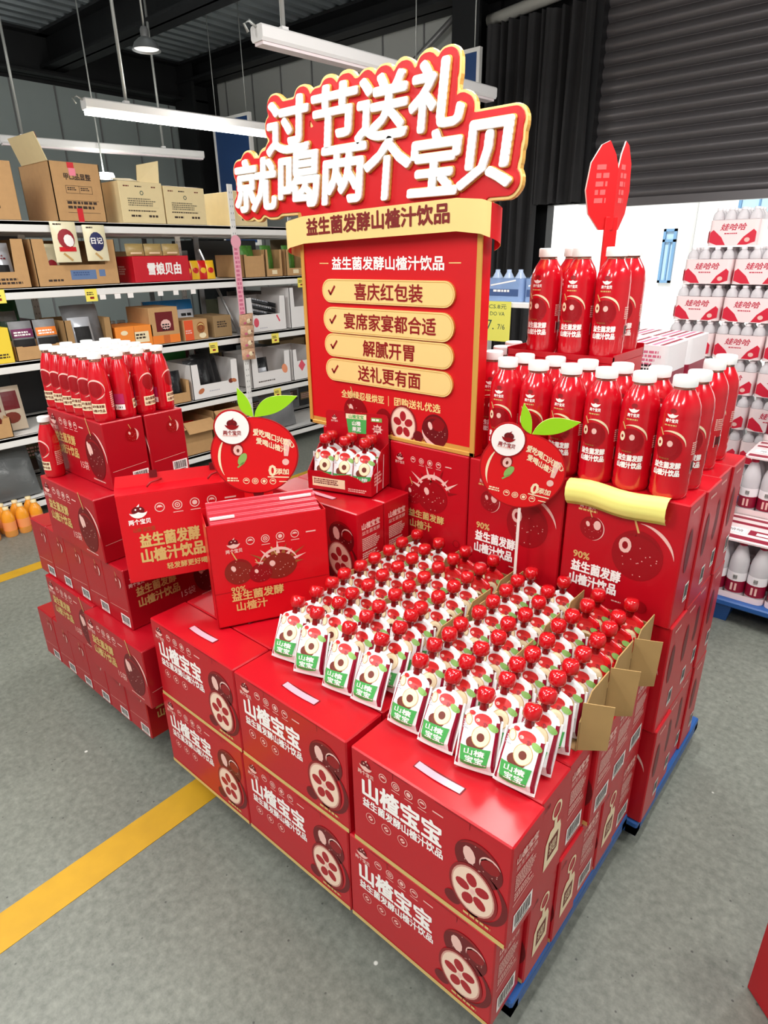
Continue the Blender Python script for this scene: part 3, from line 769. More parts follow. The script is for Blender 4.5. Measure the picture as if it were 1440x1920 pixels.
x.box((bx0,.0,0),(bx1,.038,bz1),SIGNRED,.002)
# gold frame strips
for a,b2 in (((bx0,-.005,0),(bx0+.014,.0,bz1)),((bx1-.016,-.005,0),(bx1,.0,bz1)),((bx0,-.005,0),(bx1,.0,.012))): x.box(a,b2,GOLDD,.0015)
P=planar((-.867*0,0,0),(1,0,0),(0,0,1))
it=[]
def tz(z): return toZ(z)
it+=T('益生菌发酵山楂汁饮品',toL(-.86),tz(1.527),.034,WHITE,2,w=.40,bold=.03)
it+=RC(toL(-1.112),tz(1.526),toL(-1.075),tz(1.5285),GOLDL,2)+RC(toL(-.645),tz(1.526),toL(-.608),tz(1.5285),GOLDL,2)
it+=T('全娘绿忍昼烘亚',toL(-.955),tz(1.150),.024,GOLDL,2,w=.175,bold=.03)+RC(toL(-.851),tz(1.135),toL(-.849),tz(1.165),GOLDL,2)+T('团购送礼优选',toL(-.745),tz(1.152),.024,GOLDL,2,w=.165,bold=.03)
it+=WHOLE(toL(-.985),tz(1.095),.05,.05,2,True,REDD)+DI(toL(-.87),tz(1.08),.035,REDD,2,.045,18)
it+=HALF(toL(-.795),tz(1.088),.046,.052,3)+WHOLE(toL(-.68),tz(1.085),.046,.05,3,False,REDM)+DI(toL(-.668),tz(1.105),.022,REDD,6,.018,9)+CR(toL(-.68),tz(1.085),.045,.012,PALE,6,180,300)
it+=DI(toL(-.738),tz(1.062),.018,REDM,8,.016)
it+=RC(bx0+.014,tz(1.047),bx1-.016,tz(1.060),GOLDD,1)+DASH(toL(-.9),tz(1.0535),.26,.006,1,REDD,2)
x.art(it,P); x.build('panel',t)
pills=[(1.452,.066,'喜庆红包装',.245),(1.37,.074,'宴席家宴都合适',.335),(1.296,.068,'解腻开胃',.19),(1.222,.068,'送礼更有面',.235)]
for zc,h,s_,w in pills:
    x=MB(); r=h/2; c0,c1=toL(-1.10)+r,toL(-.62)-r; pl=[]
    for k in range(13): a=-math.pi/2+math.pi*k/12; pl.append((c1+r*math.cos(a),tz(zc)+r*math.sin(a)))
    for k in range(13): a=math.pi/2+math.pi*k/12; pl.append((c0+r*math.cos(a),tz(zc)+r*math.sin(a)))
    x.prism(pl,-.007,.0,GOLDL,side=GOLDD)
    Q=planar((0,-.007,0),(1,0,0),(0,0,1))
    it=T(s_,toL(-.845),tz(zc),.045,mat('sign_text_red',(140,14,16),.5),2,w=w,bold=.022)
    u,v=toL(-1.06),tz(zc)
    it+=LN(u-.013,v+.002,u-.004,v-.011,.006,mat('sign_text_red'),2)+LN(u-.006,v-.011,u+.014,v+.014,.006,mat('sign_text_red'),2)
    ins=[(p+(c-p)*.06*0,q) for (p,q),c in zip(pl,[0]*26)]
    it+=RI(c0,v,r*.9,.0012,GOLDD,1,90,270,10)+RC(c0,v+r*.9-.0012,c1,v+r*.9,GOLDD,1)+RC(c0,v-r*.9,c1,v-r*.9+.0012,GOLDD,1)+RI(c1,v,r*.9,.0012,GOLDD,1,-90,90,10)
    x.art(it,Q); x.build('gold_plaque',t)
# ribbon: bowed gold band, ends curling back
x=MB(); g=[]; n=40
path=[]
for i in range(9): a=math.pi*(1-i/8)*.5+math.pi*.0; path.append((toL(-1.205)-.03*math.sin(a*1.0+.0), -.012-.0+.03-.03*math.cos(a)))
xa,xb=toL(-1.235),toL(-.505)
pts=[]
for i in range(9): q=math.pi*i/8; pts.append((xa+.03-.03*math.sin(q),.0+.032*math.cos(q)))
for i in range(1,20): pts.append((xa+.03+(xb-xa-.06)*i/20,-.032-.008*math.sin(math.pi*i/20)))
NR=len(pts)
for i in range(9): q=math.pi*i/8; pts.append((xb-.03+.03*math.sin(q),.0-.032*math.cos(q)))
def rib(off):
    rows=[]
    for zz in (0,.2,.8,1):
        r=[]
        for q,(px,py) in enumerate(pts):
            e=max(0,1-q/10) if q<10 else max(0,(q-NR+2)/9)
            sl=.010*(px-toL(-.87))/.33
            r.append((px,py+off,tz(1.584)+sl+.078*zz+.006*(zz<.5)*(1-e)-.036*e))
        rows.append(r)
    return rows
R0=rib(0); x.sheet([r[:NR+3] for r in R0],GOLDL); x.sheet([r[NR+2:] for r in R0],SIGNRED); x.sheet([r[::-1] for r in rib(.003)],SIGNRED)
tp=rib(0); tq=rib(.003)
x.sheet([tp[-1],tq[-1]],GOLDD,False); x.sheet([tp[0],tq[0]],GOLDD,False)
def ribmap(u,v,k):
    f=min(max((u-(xa+.03))/(xb-xa-.06),0),1); return Vector((u,-.032-.008*math.sin(math.pi*f)-.001-.0002*k,v+.010*(u-toL(-.87))/.33))
x.art(T('益生菌发酵山楂汁饮品',toL(-.872),tz(1.632),.044,mat('sign_text_dark',(120,20,16),.5),1,w=.50,bold=.035),ribmap)
x.build('gold_ribbon',t)
# headline
GB=[('过',(-1.284,1.952,-1.112,1.822),.0),('节',(-1.097,1.957,-.935,1.822),.0),('送',(-.93,1.953,-.765,1.818),.0),('礼',(-.755,1.957,-.602,1.822),.0),
    ('就',(-1.455,1.818,-1.265,1.680),.0),('喝',(-1.248,1.815,-1.083,1.682),.0),('两',(-1.068,1.816,-.912,1.684),.0),('个',(-.908,1.82,-.758,1.684),.0),('宝',(-.754,1.816,-.612,1.684),.0),('贝',(-.606,1.82,-.468,1.690),.0)]
GB=[(c,(toL(a),tz(b2),toL(cc),tz(d)),.12) for c,(a,b2,cc,d),_ in GB]
ex=[(toL(-1.27),tz(1.79),toL(-.62),tz(1.85)),(toL(-1.44),tz(1.69),toL(-.49),tz(1.79)),(toL(-1.15),tz(1.66),toL(-.56),tz(1.70))]
contour_mesh(GB,.0275,.004,-.004,.012,GOLDL,.003,extra=ex,side=GOLDD).build('headline_border',t)
contour_mesh(GB,.0225,.004,-.0075,-.0035,SIGNRED,.001,extra=ex).build('headline_plate',t)
for gb in GB:
    contour_mesh([gb],.0060,.0016,-.0125,-.006,GOLDD,.001).build('letter_outline',t)
    contour_mesh([gb],.0032,.0016,-.020,-.0125,mat('letter_white',(252,250,246),.35),.002).build('letter',t)

# ================================================================== berry shaped fan signs
FANRED=mat('fan_red',(214,14,22),.4)
def fan(root, R, foot, tilt=0):
    x=MB(); pl=[]
    for k in range(48):
        a=2*math.pi*k/48; rx=R*1.02; rz=R*.94*(1-.05*math.sin(a)); pl.append((rx*math.cos(a),rz*math.sin(a)))
    big=[(p*1.035,q*1.035) for p,q in pl]
    x.prism(big,.0005,.004,mat('fan_edge_red',(170,8,18),.4)); x.prism(pl,-.001,.0005,FANRED)
    Q=planar((0,-.001,0),(1,0,0),(0,0,1))
    it=T('爱吃喝口兴欢心',R*.46,R*.56,R*.17,CREAM,2,w=R*.98,bold=.03)+T('爱喝山楂汁',R*.40,R*.35,R*.16,CREAM,2,w=R*.72,bold=.03)
    it=[([(u,v-.35*max(0,u-R*.1)) for u,v in vs],fs,M_,k) for vs,fs,M_,k in it]
    it+=PO([(R*.68,R*.42),(R*.86,R*.4),(R*.8,-.02*R),(R*.7,-.02*R)],PALE,2)+DI(R*.74,-R*.17,R*.085,PALE,2,n=12)
    it+=DI(-R*.42,R*.12,R*.15,REDD,2,R*.17,14)+DI(-R*.4,R*.1,R*.11,PALE,3,R*.13,14)+DI(-R*.4,R*.09,R*.035,BROWN,4,R*.05,8)+DI(-R*.3,-R*.12,R*.09,LGREEN,3,R*.17,12,-.5)+LN(-R*.26,-R*.2,-R*.42,-R*.34,R*.04,LGREEN,3)
    it+=CR(-R*.1,-R*.1,R*.78,R*.06,CREAM,2,140,215)
    it+=T('0',R*.42,-R*.4,R*.27,CREAM,2,bold=.05)+T('添加',R*.66,-R*.42,R*.15,CREAM,2,bold=.03)+RC(R*.3,-R*.58,R*.82,-R*.55,CREAM,2)
    it+=ICONS(-R*.22,-R*.68,R*.16,4,2,CREAM,1.35,False)+DASH(-R*.68,-R*.62,R*.32,R*.12,2,CREAM,2)
    x.art(it,Q); x.build('panel',root)
    l=MB(); l.lathe([(0,0),(R*.44,0),(R*.44,.003),(0,.003)],mat('fan_edge_red'),32,smooth=False,fn=lambda p:(p[0]-R*.52,-.0025-p[2]+.003,p[1]+R*.66))
    l.lathe([(0,0),(R*.4,0),(R*.4,.002),(0,.002)],WHITE,32,smooth=False,fn=lambda p:(p[0]-R*.52,-.003-p[2],p[1]+R*.66))
    l.art(LOGO(-R*.52,R*.72,R*.36,2,REDD)+DASH(-R*.74,R*.47,R*.44,R*.05,1,PALE,2),planar((0,-.0052,0),(1,0,0),(0,0,1))); l.build('logo_disc',root)
    def leaf(x0,z0,ang,L,w):
        pl=[]; n=12
        for k in range(n+1): t_=k/n; pl.append((t_*L, w*math.sin(math.pi*t_**.85)*(1-.25*t_)))
        for k in range(n-1,0,-1): t_=k/n; pl.append((t_*L,-w*.45*math.sin(math.pi*t_)))
        c,s_=math.cos(ang),math.sin(ang); return [(x0+p*c-q*s_,z0+p*s_+q*c) for p,q in pl]
    for a in ((-.02*R,R*.92,math.radians(118),R*.78,R*.2),(.0,R*.92,math.radians(28),R*1.15,R*.3)):
        f=MB(); pl=leaf(*a); f.prism(pl,.002,.005,LEAF,side=mat('leaf_edge',(214,236,150),.5)); f.build('leaf',root)
    h=MB()
    if foot>R*2: h.box((-.0035,.001,-foot),(.0035,.0045,-R*.9),mat('stick_white',(238,226,218),.5))
    else: h.box((-R*.35,.001,-foot),(R*.35,.004,-R*.85),FANRED); h.art(DI(0,-R*1.02,R*.13,REDM,1,n=14),planar((0,.001,0),(1,0,0),(0,0,1)))
    for ch in root.children: ch.rotation_euler=(0,tilt,0)
    h.build('stick' if foot>R*2 else 'handle',root)
f1=empty('fan_sign',(-.945,.272,1.072),math.atan2(.146,.27)+.32); tag(f1,'red berry shaped fan sign with green leaves stuck in the open gift bag','sign','berry shaped fan signs')
fan(f1,.107,.19,math.radians(4))
f2=empty('fan_sign',(-.355,.615,1.062),math.radians(28)); tag(f2,'red berry shaped fan sign with green leaves on a thin white stick above the pouches','sign','berry shaped fan signs')
fan(f2,.098,.415,math.radians(11))
# back of a third fan, seen on its edge above the raised bottles
t=empty('fan_sign',(-.415,1.135,BT+.38),math.radians(58)); tag(t,'red notched fan sign turned nearly edge on above the raised bottles','sign','berry shaped fan signs')
x=MB(); x.box((-.02,0,-.38),(.02,.008,.22),FANRED,.002); x.build('post',t)
for s_ in (-1,1):
    x=MB(); pl=[(0,.18),(.045,.18),(.085,.23),(.1,.30),(.09,.38),(.06,.43),(.035,.44),(.012,.40),(0,.36)]
    pl=[(s_*p*.78,.04+q*.82) for p,q in pl]; pl=pl if s_>0 else pl[::-1]
    ang=s_*math.radians(28)
    fnn=lambda p:(p[0]*math.cos(ang),p[1]+abs(p[0])*math.sin(abs(ang)),p[2])
    x.prism(pl,-.003,.003,FANRED,fn=fnn,side=mat('fan_edge_pale',(240,214,208),.5))
    x.art(DASH(.015 if s_>0 else -.055,.34,.035,.1,5,mat('print_faint_pink',(226,96,96),.5),1),lambda u,v,k:Vector(fnn((u,-.0036,v))))
    x.build('wing',t)

# ================================================================== gift bags
def bag_side(w,d,h,label,openb,loc,rz,lean):
    t=empty('gift_bag',loc,rz,lean); tag(t,label,'bag'); x=MB(); th=.002
    BM=mat('bag_red',(206,8,24),.36,coat=.25)
    if openb:
        x.box((0,0,0),(w,th,h),BM); x.box((0,d-th,0),(w,d,h+.012),BM); x.box((0,0,0),(th,d,h),BM); x.box((w-th,0,0),(w,d,h),BM); x.box((0,0,0),(w,d,th),BM)
    else:
        x.box((0,0,0),(w,d,h),BM,.002)
        vs=[(0,0,h),(w,0,h),(w,d*.45,h+.012),(0,d*.45,h+.012),(0,d,h),(w,d,h),(w*.02,d*.52,h+.042),(w*.98,d*.52,h+.042)]
        x.add(vs,[(0,1,2,3),(3,2,7,6),(6,7,5,4),(0,3,6,4),(1,5,7,2)],BM)
    P=planar((0,0,0),(1,0,0),(0,0,1))
    if openb:
        it=LOGO(w*.2,h*.8,.036,2,PALE)+ICONS(w*.34,h*.81,.022,4,2,PALE,1.75)
        BER=mat('print_brown_berry',(130,34,24),.3)
        it+=WHOLE(w*.22,h*.53,.036,.036,2,True,BER)+WHOLE(w*.56,h*.52,.048,.036,2,True,BER)+WHOLE(w*.4,h*.48,.03,.026,3,True,REDD)
        for i in range(10):
            a=math.radians(5+17*i); q=1.5+.3*((i*7)%3); it+=PO([(w*.56+.045*math.cos(a-.12),h*.53+.034*math.sin(a-.12)),(w*.56+.045*q*math.cos(a),h*.53+.034*q*math.sin(a)),(w*.56+.045*math.cos(a+.12),h*.53+.034*math.sin(a+.12))],PALE if i%2 else mat('print_bronze',(150,84,40),.5),4)
        it+=CR(w*.56,h*.53,.052,.008,PALE,5,10,170)
        it+=T('90%',w*.2,h*.36,.016,GOLD,6,bold=.03)+T('益生菌发酵',w*.36,h*.29,.026,GOLD,6,w=.135,bold=.035)+T('山楂汁',w*.3,h*.185,.026,GOLD,6,w=.08,bold=.03)
        it+=RC(.002,h*.34,w-.002,h*.344,REDD,1)+RI(w*.86,h*.18,.012,.0015,GOLD,2)
    else:
        it=LOGO(.05,h*.79,.048,2,WHITE)+ICONS(.105,h*.82,.026,4,2,PALE,1.75)+T('山楂 益生菌',.058,h*.6,.012,mat('print_bronze',(190,110,60),.5),2,w=.055)
        it+=T('益生菌发酵',.12,h*.47,.038,GOLD,2,w=.155,bold=.04)+T('山楂汁饮品15',.14,h*.29,.038,GOLD,2,w=.20,bold=.04)+T('轻发酵更好喝的山楂果汁',.2,h*.13,.018,GOLD,2,w=.2,bold=.03)
    x.art(it,P); x.build('bag_body',t)
    if not openb:
        for u in (.28,.72):
            c=MB(); c.tube([(w*u-.02,.015,h+.012),(w*u-.008,.02,h+.022),(w*u+.012,.03,h+.024),(w*u+.02,.042,h+.024)],.0028,mat('cord_red',(150,6,16),.6),6); c.box((w*u-.008,d*.46,h+.03),(w*u+.012,d*.47,h+.05),REDM); c.build('handle_cord',t)
    return t
b1=bag_side(.36,.09,.245,'closed red gift bag with gold print leaning on the left tower',False,(-1.170,-.012,Z0+3*DH+.002),math.atan2(.933,.36)-.1,math.radians(-5))
b2=bag_side(.307,.105,.288,'open red gift bag printed with splashing berries, full of folded bags',True,(-.918,.083,Z0+2*AH+.006),math.atan2(.27,.146),math.radians(-1.5))
t=empty('folded_bags',(-.918,.083,Z0+2*AH+.012),math.atan2(.27,.146)); tag(t,'bundle of folded red paper bags standing inside the open gift bag','bag')
for i in range(9):
    x=MB(); y=.012+.0095*i; hh=.284+.0036*i-(.003 if i%2 else 0)
    x.box((.012,y,0),(.295,y+.006,hh),mat('folded_red',(222,70,84),.3,coat=.3),.001)
    if i in (2,6): x.box((.014 if i==2 else .2,y-.001,hh-.004),(.075 if i==2 else .285,y+.007,hh+.001),WHITE)  # white strips stand in for highlights on the folds
    x.build('folded_bag',t)
# ================================================================== pouches
PW=mat('pouch_white',(240,238,238),.22,coat=.4,bump=.25,nscale=38); PR=mat('pouch_gusset',(150,12,44),.25,coat=.4); PRED=mat('pouch_red',(206,16,26),.25,coat=.4,bump=.2,nscale=38)
CAPR=mat('cap_red',(190,6,18),.12,spec=.6,coat=.6)
def pouch(front):
    t=empty('fruit_pouch',(0,0,-50)); H=.112
    lv=[(0,.038,.004),(.006,.0385,.007),(.018,.0365,.0175),(.045,.036,.018),(.075,.0355,.0125),(.092,.034,.007),(.101,.030,.0055),(.107,.0205,.005),(.112,.0105,.0045)]
    def sec(z):
        for (z0,w0,t0),(z1,w1,t1) in zip(lv,lv[1:]):
            if z0<=z<=z1: f=(z-z0)/(z1-z0); return w0+(w1-w0)*f,t0+(t1-t0)*f
        return lv[-1][1:]
    x=MB(); n=28; rings=[]
    for z,w,tt in lv:
        r=[]
        for i in range(n):
            a=2*math.pi*i/n-math.pi/2; c,s_=math.cos(a),math.sin(a)
            r.append((w*math.copysign(abs(c)**.75,c),tt*math.copysign(abs(s_)**.9,s_),z))
        rings.append(r)
    vs=[p for r in rings for p in r]
    for j in range(len(lv)-1):
        for i in range(n):
            k=(i+1)%n; q=[vs[j*n+i],vs[j*n+k],vs[(j+1)*n+k],vs[(j+1)*n+i]]; cx=abs(sum(p[0] for p in q)/4)/lv[j][1]
            M=(PR if (cx>.82 and 1<=j<=4) else front)
            x.add(q,[(0,1,2,3)],M,True)
    x.add(vs[-n:],[list(range(n))],front); x.add(vs[:n],[list(range(n))[::-1]],front)
    # crimped seams at both sides and the foot
    x.box((-.0395,-.001,.0),(-.0355,.001,.096),front); x.box((.0355,-.001,.0),(.0395,.001,.096),front)
    def mp(u,v,k):
        w,tt=sec(min(max(v,0),H)); f=min(abs(u)/w,1); return Vector((u,-tt*(1-f**2.6)**.45-.0009-.0002*k,v))
    it=[]
    # green name panel
    n1=8; vs2=[];fs2=[]
    for j in range(6):
        for i in range(n1+1):
            f=i/n1; v=.012+.032*j/5; hw=.0245+.004*j/5; vs2.append((-hw*1.0+2*hw*f-.001,v+.002*f-(.003*math.sin(math.pi*f) if j==0 else 0)))
    fs2=[(j*(n1+1)+i,j*(n1+1)+i+1,(j+1)*(n1+1)+i+1,(j+1)*(n1+1)+i) for j in range(5) for i in range(n1)]
    it.append((vs2,fs2,GREEN,1))
    it+=T('山楂',-.001,.0365,.0105,WHITE,2,w=.038,bold=.03)+T('宝宝',0,.0235,.0115,WHITE,2,w=.034,bold=.03)
    it+=DI(-.002,.052,.0175,BROWN,0,.012,16,0,3)+DI(.006,.065,.0172,CREAM,1,.0175,22,0,3)+RI(.006,.065,.0172,.0012,mat('print_tan',(200,160,100),.5),2,ry=.0175)+DI(.006,.064,.0072,BROWN,3,.0072,14)
    it+=DI(.004,.092,.0165,mat('print_scarlet',(204,34,34),.35),2,.0105,18,0,3)+DI(-.005,.09,.004,PALE,2,.003,8)+DI(.009,.085,.005,REDD,2,.004,8)
    it+=DI(.0245,.083,.0105,LGREEN,3,.0055,12,-.45,2)+LN(.016,.087,.032,.079,.0008,GREEN,4)+DI(-.022,.088,.007,mat('print_tan'),1,.010,12,.3,2)+DI(-.022,.088,.0055,CREAM,2,.0085,12,.3,2)+DI(-.018,.1,.006,mat('print_scarlet'),1,.004,10)
    it+=DASH(-.031,.085,.012,.016,4,mat('print_grey',(190,188,196),.5),1,3)
    x.art(it,mp); x.build('pouch_body',t)
    s_=MB(); s_.lathe([(.0085,.108),(.0085,.121),(.0125,.122),(.0125,.1245),(.008,.1255)],mat('spout_red',(140,6,16),.2),16); s_.build('spout',t)
    c=MB(); c.lathe([(.0128,.1225),(.0158,.126),(.0166,.132),(.0163,.139),(.0142,.1448),(.011,.1475),(0,.1482)],CAPR,20,flute=.045); c.build('cap',t); t.scale=(1.03,1.2,1.07)
    return t
KP=Kind(pouch(PW)); KPR=Kind(pouch(PRED))
PZ=Z0+2*AH+.006
rown=['front','second','third','fourth','fifth','sixth','seventh','eighth','rearmost']
cn=['leftmost','second','third','rightmost']
XL=[-.677,-.594,-.503,-.421]; XR=[-.311,-.228,-.137,-.055]
for gi,(XX,side_) in enumerate(((XL,'left'),(XR,'right'))):
    for j in range(9):
        for i in range(4):
            y=.104+.064*j+((0,-.004,-.006,.004)[i] if j<3 else 0)+random.uniform(-.002,.002); xx=XX[i]+random.uniform(-.004,.004)-(.0 if gi else .01*j/8)
            lean=(-.47,-.40,-.30,-.16,-.14,-.12,-.12,-.1,-.1)[j]
            red=(gi==1 and ((j>=5 and i==3) or (j>=7 and i==2))) or (gi==0 and j>=7 and i>=2)
            (KPR if red else KP).put((xx,y,PZ),(lean+random.uniform(-.05,.05),random.uniform(-.03,.03),.2+(random.uniform(-.14,.14) if j<3 else random.uniform(-.1,.05))),
                'red capped fruit pouch, %s row of the %s group, %s in its row'%(rown[j],side_,cn[i] if i in(0,3) else cn[i]+' from left'),'pouch','fruit pouches on the front cartons')
# brown cardboard trays between the pouches
TRC=mat('tray_board',(168,136,86),.8,noise=.08,nscale=30)
def ctray(x0,x1,y0,y1,h,label,flap):
    t=empty('pouch_tray',((x0+x1)/2,y0,PZ-.0055)); tag(t,label,'tray'); w=(x1-x0)/2; d=y1-y0
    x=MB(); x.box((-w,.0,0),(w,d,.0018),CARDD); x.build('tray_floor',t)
    for s_ in (-1,1):
        x=MB(); pl=[(0,0.0018),(d,0.0018),(d,h),(d*.35,h),(0,h*.6)]
        vs=[(s_*w-.0012,p,q) for p,q in pl]+[(s_*w+.0012,p,q) for p,q in pl]; n=5
        x.add(vs,[(4,3,2,1,0),(5,6,7,8,9)]+[(i,(i+1)%n,n+(i+1)%n,n+i) for i in range(n)],TRC); x.build('side_wall',t)
    x=MB(); x.box((-w,d-.0015,.0018),(w,d,h*.8),TRC); x.build('back_wall',t)
    x=MB(); pl=[(.002,.0018),(d-.002,.0018),(d-.002,h*1.04),(d*.4,h*1.04),(.002,h*.6)]; vs=[(o_,p,q) for o_ in (-.001,.001) for p,q in pl]
    x.add(vs,[(4,3,2,1,0),(5,6,7,8,9)]+[(i,(i+1)%5,5+(i+1)%5,5+i) for i in range(5)],TRC); x.build('divider',t)
    if flap:
        x=MB(); c,s2=math.cos(.5),math.sin(.5)
        for p0,p1,M in ((0,.055,TRC),):
            x.add([(w+.002+q*c,.0+q*s2+tt,z) for tt in (0,.002) for q,z in ((p0,.004),(p1,.012),(p1+.003,h*.98),(p0,h))],[(0,1,2,3),(7,6,5,4),(0,4,5,1),(1,5,6,2),(2,6,7,3),(3,7,4,0)],M)
        x.build('side_flap',t)
TR=[(.292,.403,.118,'nearest the front'),(.42,.531,.126,'second back'),(.548,.66,.130,'at the rear')]
for gi,(x0,x1,side_) in enumerate(((-.725,-.372,'left'),(-.352,-.012,'right'))):
    for q,(y0,y1,h,nm) in enumerate(TR):
        ctray(x0+.0,x1,y0-.02,y1-.005,h,'brown cardboard tray of pouches in the %s group, %s'%(side_,nm),gi==1)
# ================================================================== display box on the side carton
KA1.put((-.757-AW/2,.452,Z0+2*AH),(0,0,0),'red handle carton standing on the others under the small pouch display box','carton','cartons printed with a cut hawthorn')
KA1.put((-.757-AW/2,.567,Z0+2*AH),(0,0,0),'red handle carton behind the one under the small pouch display box','carton','cartons printed with a cut hawthorn')
ZC=Z0+3*AH
t=empty('display_box',(-.905,.535,ZC+.006),math.radians(16)); tag(t,'small red display box with printed header holding fruit pouches beside the big sign','box')
w,d=.105,.125
x=MB()
lip=[(-w,0),(w,0),(w,.05),(w*.75,.04),(w*.55,.052),(w*.3,.058),(-.2*w,.05),(-w*.6,.06),(-w,.056)]
x.prism(lip,0,.0015,RED); x.box((-w,0,0),(w,d,.0015),RED)
for s_ in (-1,1):
    pl=[(0,0.001),(d,.001),(d,.13),(d*.6,.12),(0,.055)]; vs=[(s_*w+o,p,q) for o in (-.0008,.0008) for p,q in pl]
    x.add(vs,[(4,3,2,1,0),(5,6,7,8,9)]+[(i,(i+1)%5,5+(i+1)%5,5+i) for i in range(5)],RED)
x.art(RC(-.09,.012,.02,.04,CREAM,1)+DASH(-.085,.034,.1,.018,3,REDM,2,8)+DASH(.03,.016,.06,.012,2,PALE,1,2),planar((0,0,0),(1,0,0),(0,0,1)))
x.art(DASH(.02,.06,.05,.04,4,PALE,1,4),planar((w+.0008,0,0),(0,1,0),(0,0,1))); x.build('tray',t)
x=MB(); pl=[(-w,.001),(w,.001),(w,.2),(w*.97,.21),(w*.9,.214),(-w*.9,.214),(-w*.97,.21),(-w,.2)]
x.prism(pl,d-.0015,d,RED)
rim=[]
it=PO([(-.035,.205),(.035,.21),(.032,.15),(-.028,.148)],GREEN,2)+RC(-.035,.193,.034,.208,CREAM,3)+T('山楂宝宝',0,.2005,.011,GREEN,4,w=.05,bold=.03)+T('山楂',0,.180,.014,WHITE,4,bold=.03)+T('果泥',0,.162,.014,WHITE,4,bold=.03)
it+=LOGO(-.075,.192,.02,2,PALE)+RC(.05,.19,.085,.202,LGREEN,2)+DASH(.052,.196,.03,.01,1,WHITE,3)
for i in range(8):
    a=i*math.pi/4; it+=PO([(.07+.012*math.cos(a-.25),.168+.01*math.sin(a-.25)),(.07+.019*math.cos(a),.168+.017*math.sin(a)),(.07+.012*math.cos(a+.25),.168+.01*math.sin(a+.25))],PALE,2)
it+=DI(.07,.168,.013,PALE,2,.011,14)+DASH(.06,.172,.02,.012,2,REDD,3)
it+=WHOLE(-.02,.235-.03,.02,.02,0,True,REDD,False)
x.art(it,planar((0,d-.0015,0),(1,0,0),(0,0,1))); x.build('header',t)
for r in range(2):
    for i in range(3):
        lx,ly=-.066+.066*i,.034+.042*r; c,s_=math.cos(math.radians(16)),math.sin(math.radians(16))
        KP.put((-.905+lx*c-ly*s_,.535+lx*s_+ly*c,ZC+.008),(-.1,0,math.radians(16)+.05),'red capped fruit pouch in the small display box, %s, %s'%('front row' if r==0 else 'back row',('left','centre','right')[i]),'pouch','fruit pouches in the small display box')
# ================================================================== curled yellow paper, price card
x=MB(); prof=[(.775,BT+.004),(.70,BT+.005),(.684,BT+.012),(.668,BT+.010),(.656,BT-.004),(.655,BT-.022),(.664,BT-.04),(.676,BT-.052)]
prof=[(.70,BT+.003),(.69,BT+.0065),(.680,BT+.0075),(.668,BT+.002),(.661,BT-.012),(.662,BT-.03),(.67,BT-.046),(.680,BT-.056)]
pf=[]
for i in range(len(prof)-1):
    for k in range(3):
        f=k/3; pf.append((prof[i][0]+(prof[i+1][0]-prof[i][0])*f,prof[i][1]+(prof[i+1][1]-prof[i][1])*f))
pf.append(prof[-1])
g=[[(-.262+.235*i/10, py+.004*math.sin(i*.9), pz+.003*math.sin(i*.7)) for i in range(11)] for py,pz in pf]
x.sheet(g,YELLOW); x.sheet([[(a,b_+.0008,c-.0008) for a,b_,c in r][::-1] for r in g],YELLOW)
tag(x.build('curled_paper'),'curled blank yellow paper taped to the top edge of the tall right carton','paper')

# ================================================================== white shelving along the left aisle
XF=-3.80; SZ=[.14,.55,.985,1.395,1.757]
def rack(name_label,xf,xb,ys,yend0,yend1,ztop,steel,face=1):
    t=empty('shelving_rack',((xf+xb)/2,(yend0+yend1)/2,0)); tag(t,name_label,'shelf'); cx,cy=(xf+xb)/2,(yend0+yend1)/2
    for z in SZ:
        x=MB(); lo,hi=min(xf,xb)-cx,max(xf,xb)-cx; x.box((lo,yend0-cy,z-.02),(hi,yend1-cy,z),STEEL); x.box((hi-.02,yend0-cy,z-.06),(hi,yend1-cy,z-.0),STEEL,.003); x.box((lo,yend0-cy,z-.06),(lo+.02,yend1-cy,z),STEEL,.003); x.build('shelf_board',t)
    for y in ys:
        for xx in (xf,xb):
            x=MB(); s_=1 if xx==max(xf,xb) else -1; px=xx-cx; M=steel if xx==xb else STEEL
            x.box((min(px,px+.012*s_),y-cy-.022,0),(max(px,px+.012*s_),y-cy+.022,ztop),M,.002)
            if xx==xf:
                P=planar((px+.012,y-cy,0),(0,1,0),(0,0,1)); it=[]; z=.08
                while z<ztop-.04: it+=RC(-.012,z,-.007,z+.012,GREYST,1)+RC(.007,z,.012,z+.012,GREYST,1); z+=.045
                x.art(it,P)
            x.build('post',t)
        if y in (1.15,2.3): continue
        x=MB()
        for z0,z1 in ((.15,.95),(.95,1.6)):
            x.tube([(xf-cx-.02,y-cy,z0),(xb-cx+.02,y-cy,z1)],.012,steel,6)
        x.build('brace',t)
    return t
rack('white steel shelving along the left aisle full of snacks and cartons',XF,XF-.48,(-.75,.62-.05*0-.9+.9-1.2+.0,2.42,3.9) if False else (-.75,2.42,3.9),-.8,3.95,2.03,GREYST)
rack('second white shelving rack standing back to back behind the first',XF-.56,XF-1.04,(-.75,1.15,2.3,3.9),-.8,3.95,1.9,GREYST)
R90=math.pi/2
def sh(name,label,cat,y0,z,back=0,group=None,xf=XF-.01):
    t=empty(name,(xf-back,y0,z+.001),R90); return tag(t,label,cat,group)
def fpl(e=0): return planar((0,-e,0),(1,0,0),(0,0,1))
TXT=mat('ink_dark',(58,42,32),.7)
def closed(t,w,d,h,M,art,name='box',flap=None):
    x=MB(); x.box((0,0,0),(w,d,h),M,.003); x.art(art,fpl()); x.build(name,t)
    if flap:
        f=MB()
        for p in flap: f.add(p,[(0,1,2,3)],M); f.add([(a,b_+.003,c) for a,b_,c in p],[(3,2,1,0)],CARDD)
        f.build('flap',t)
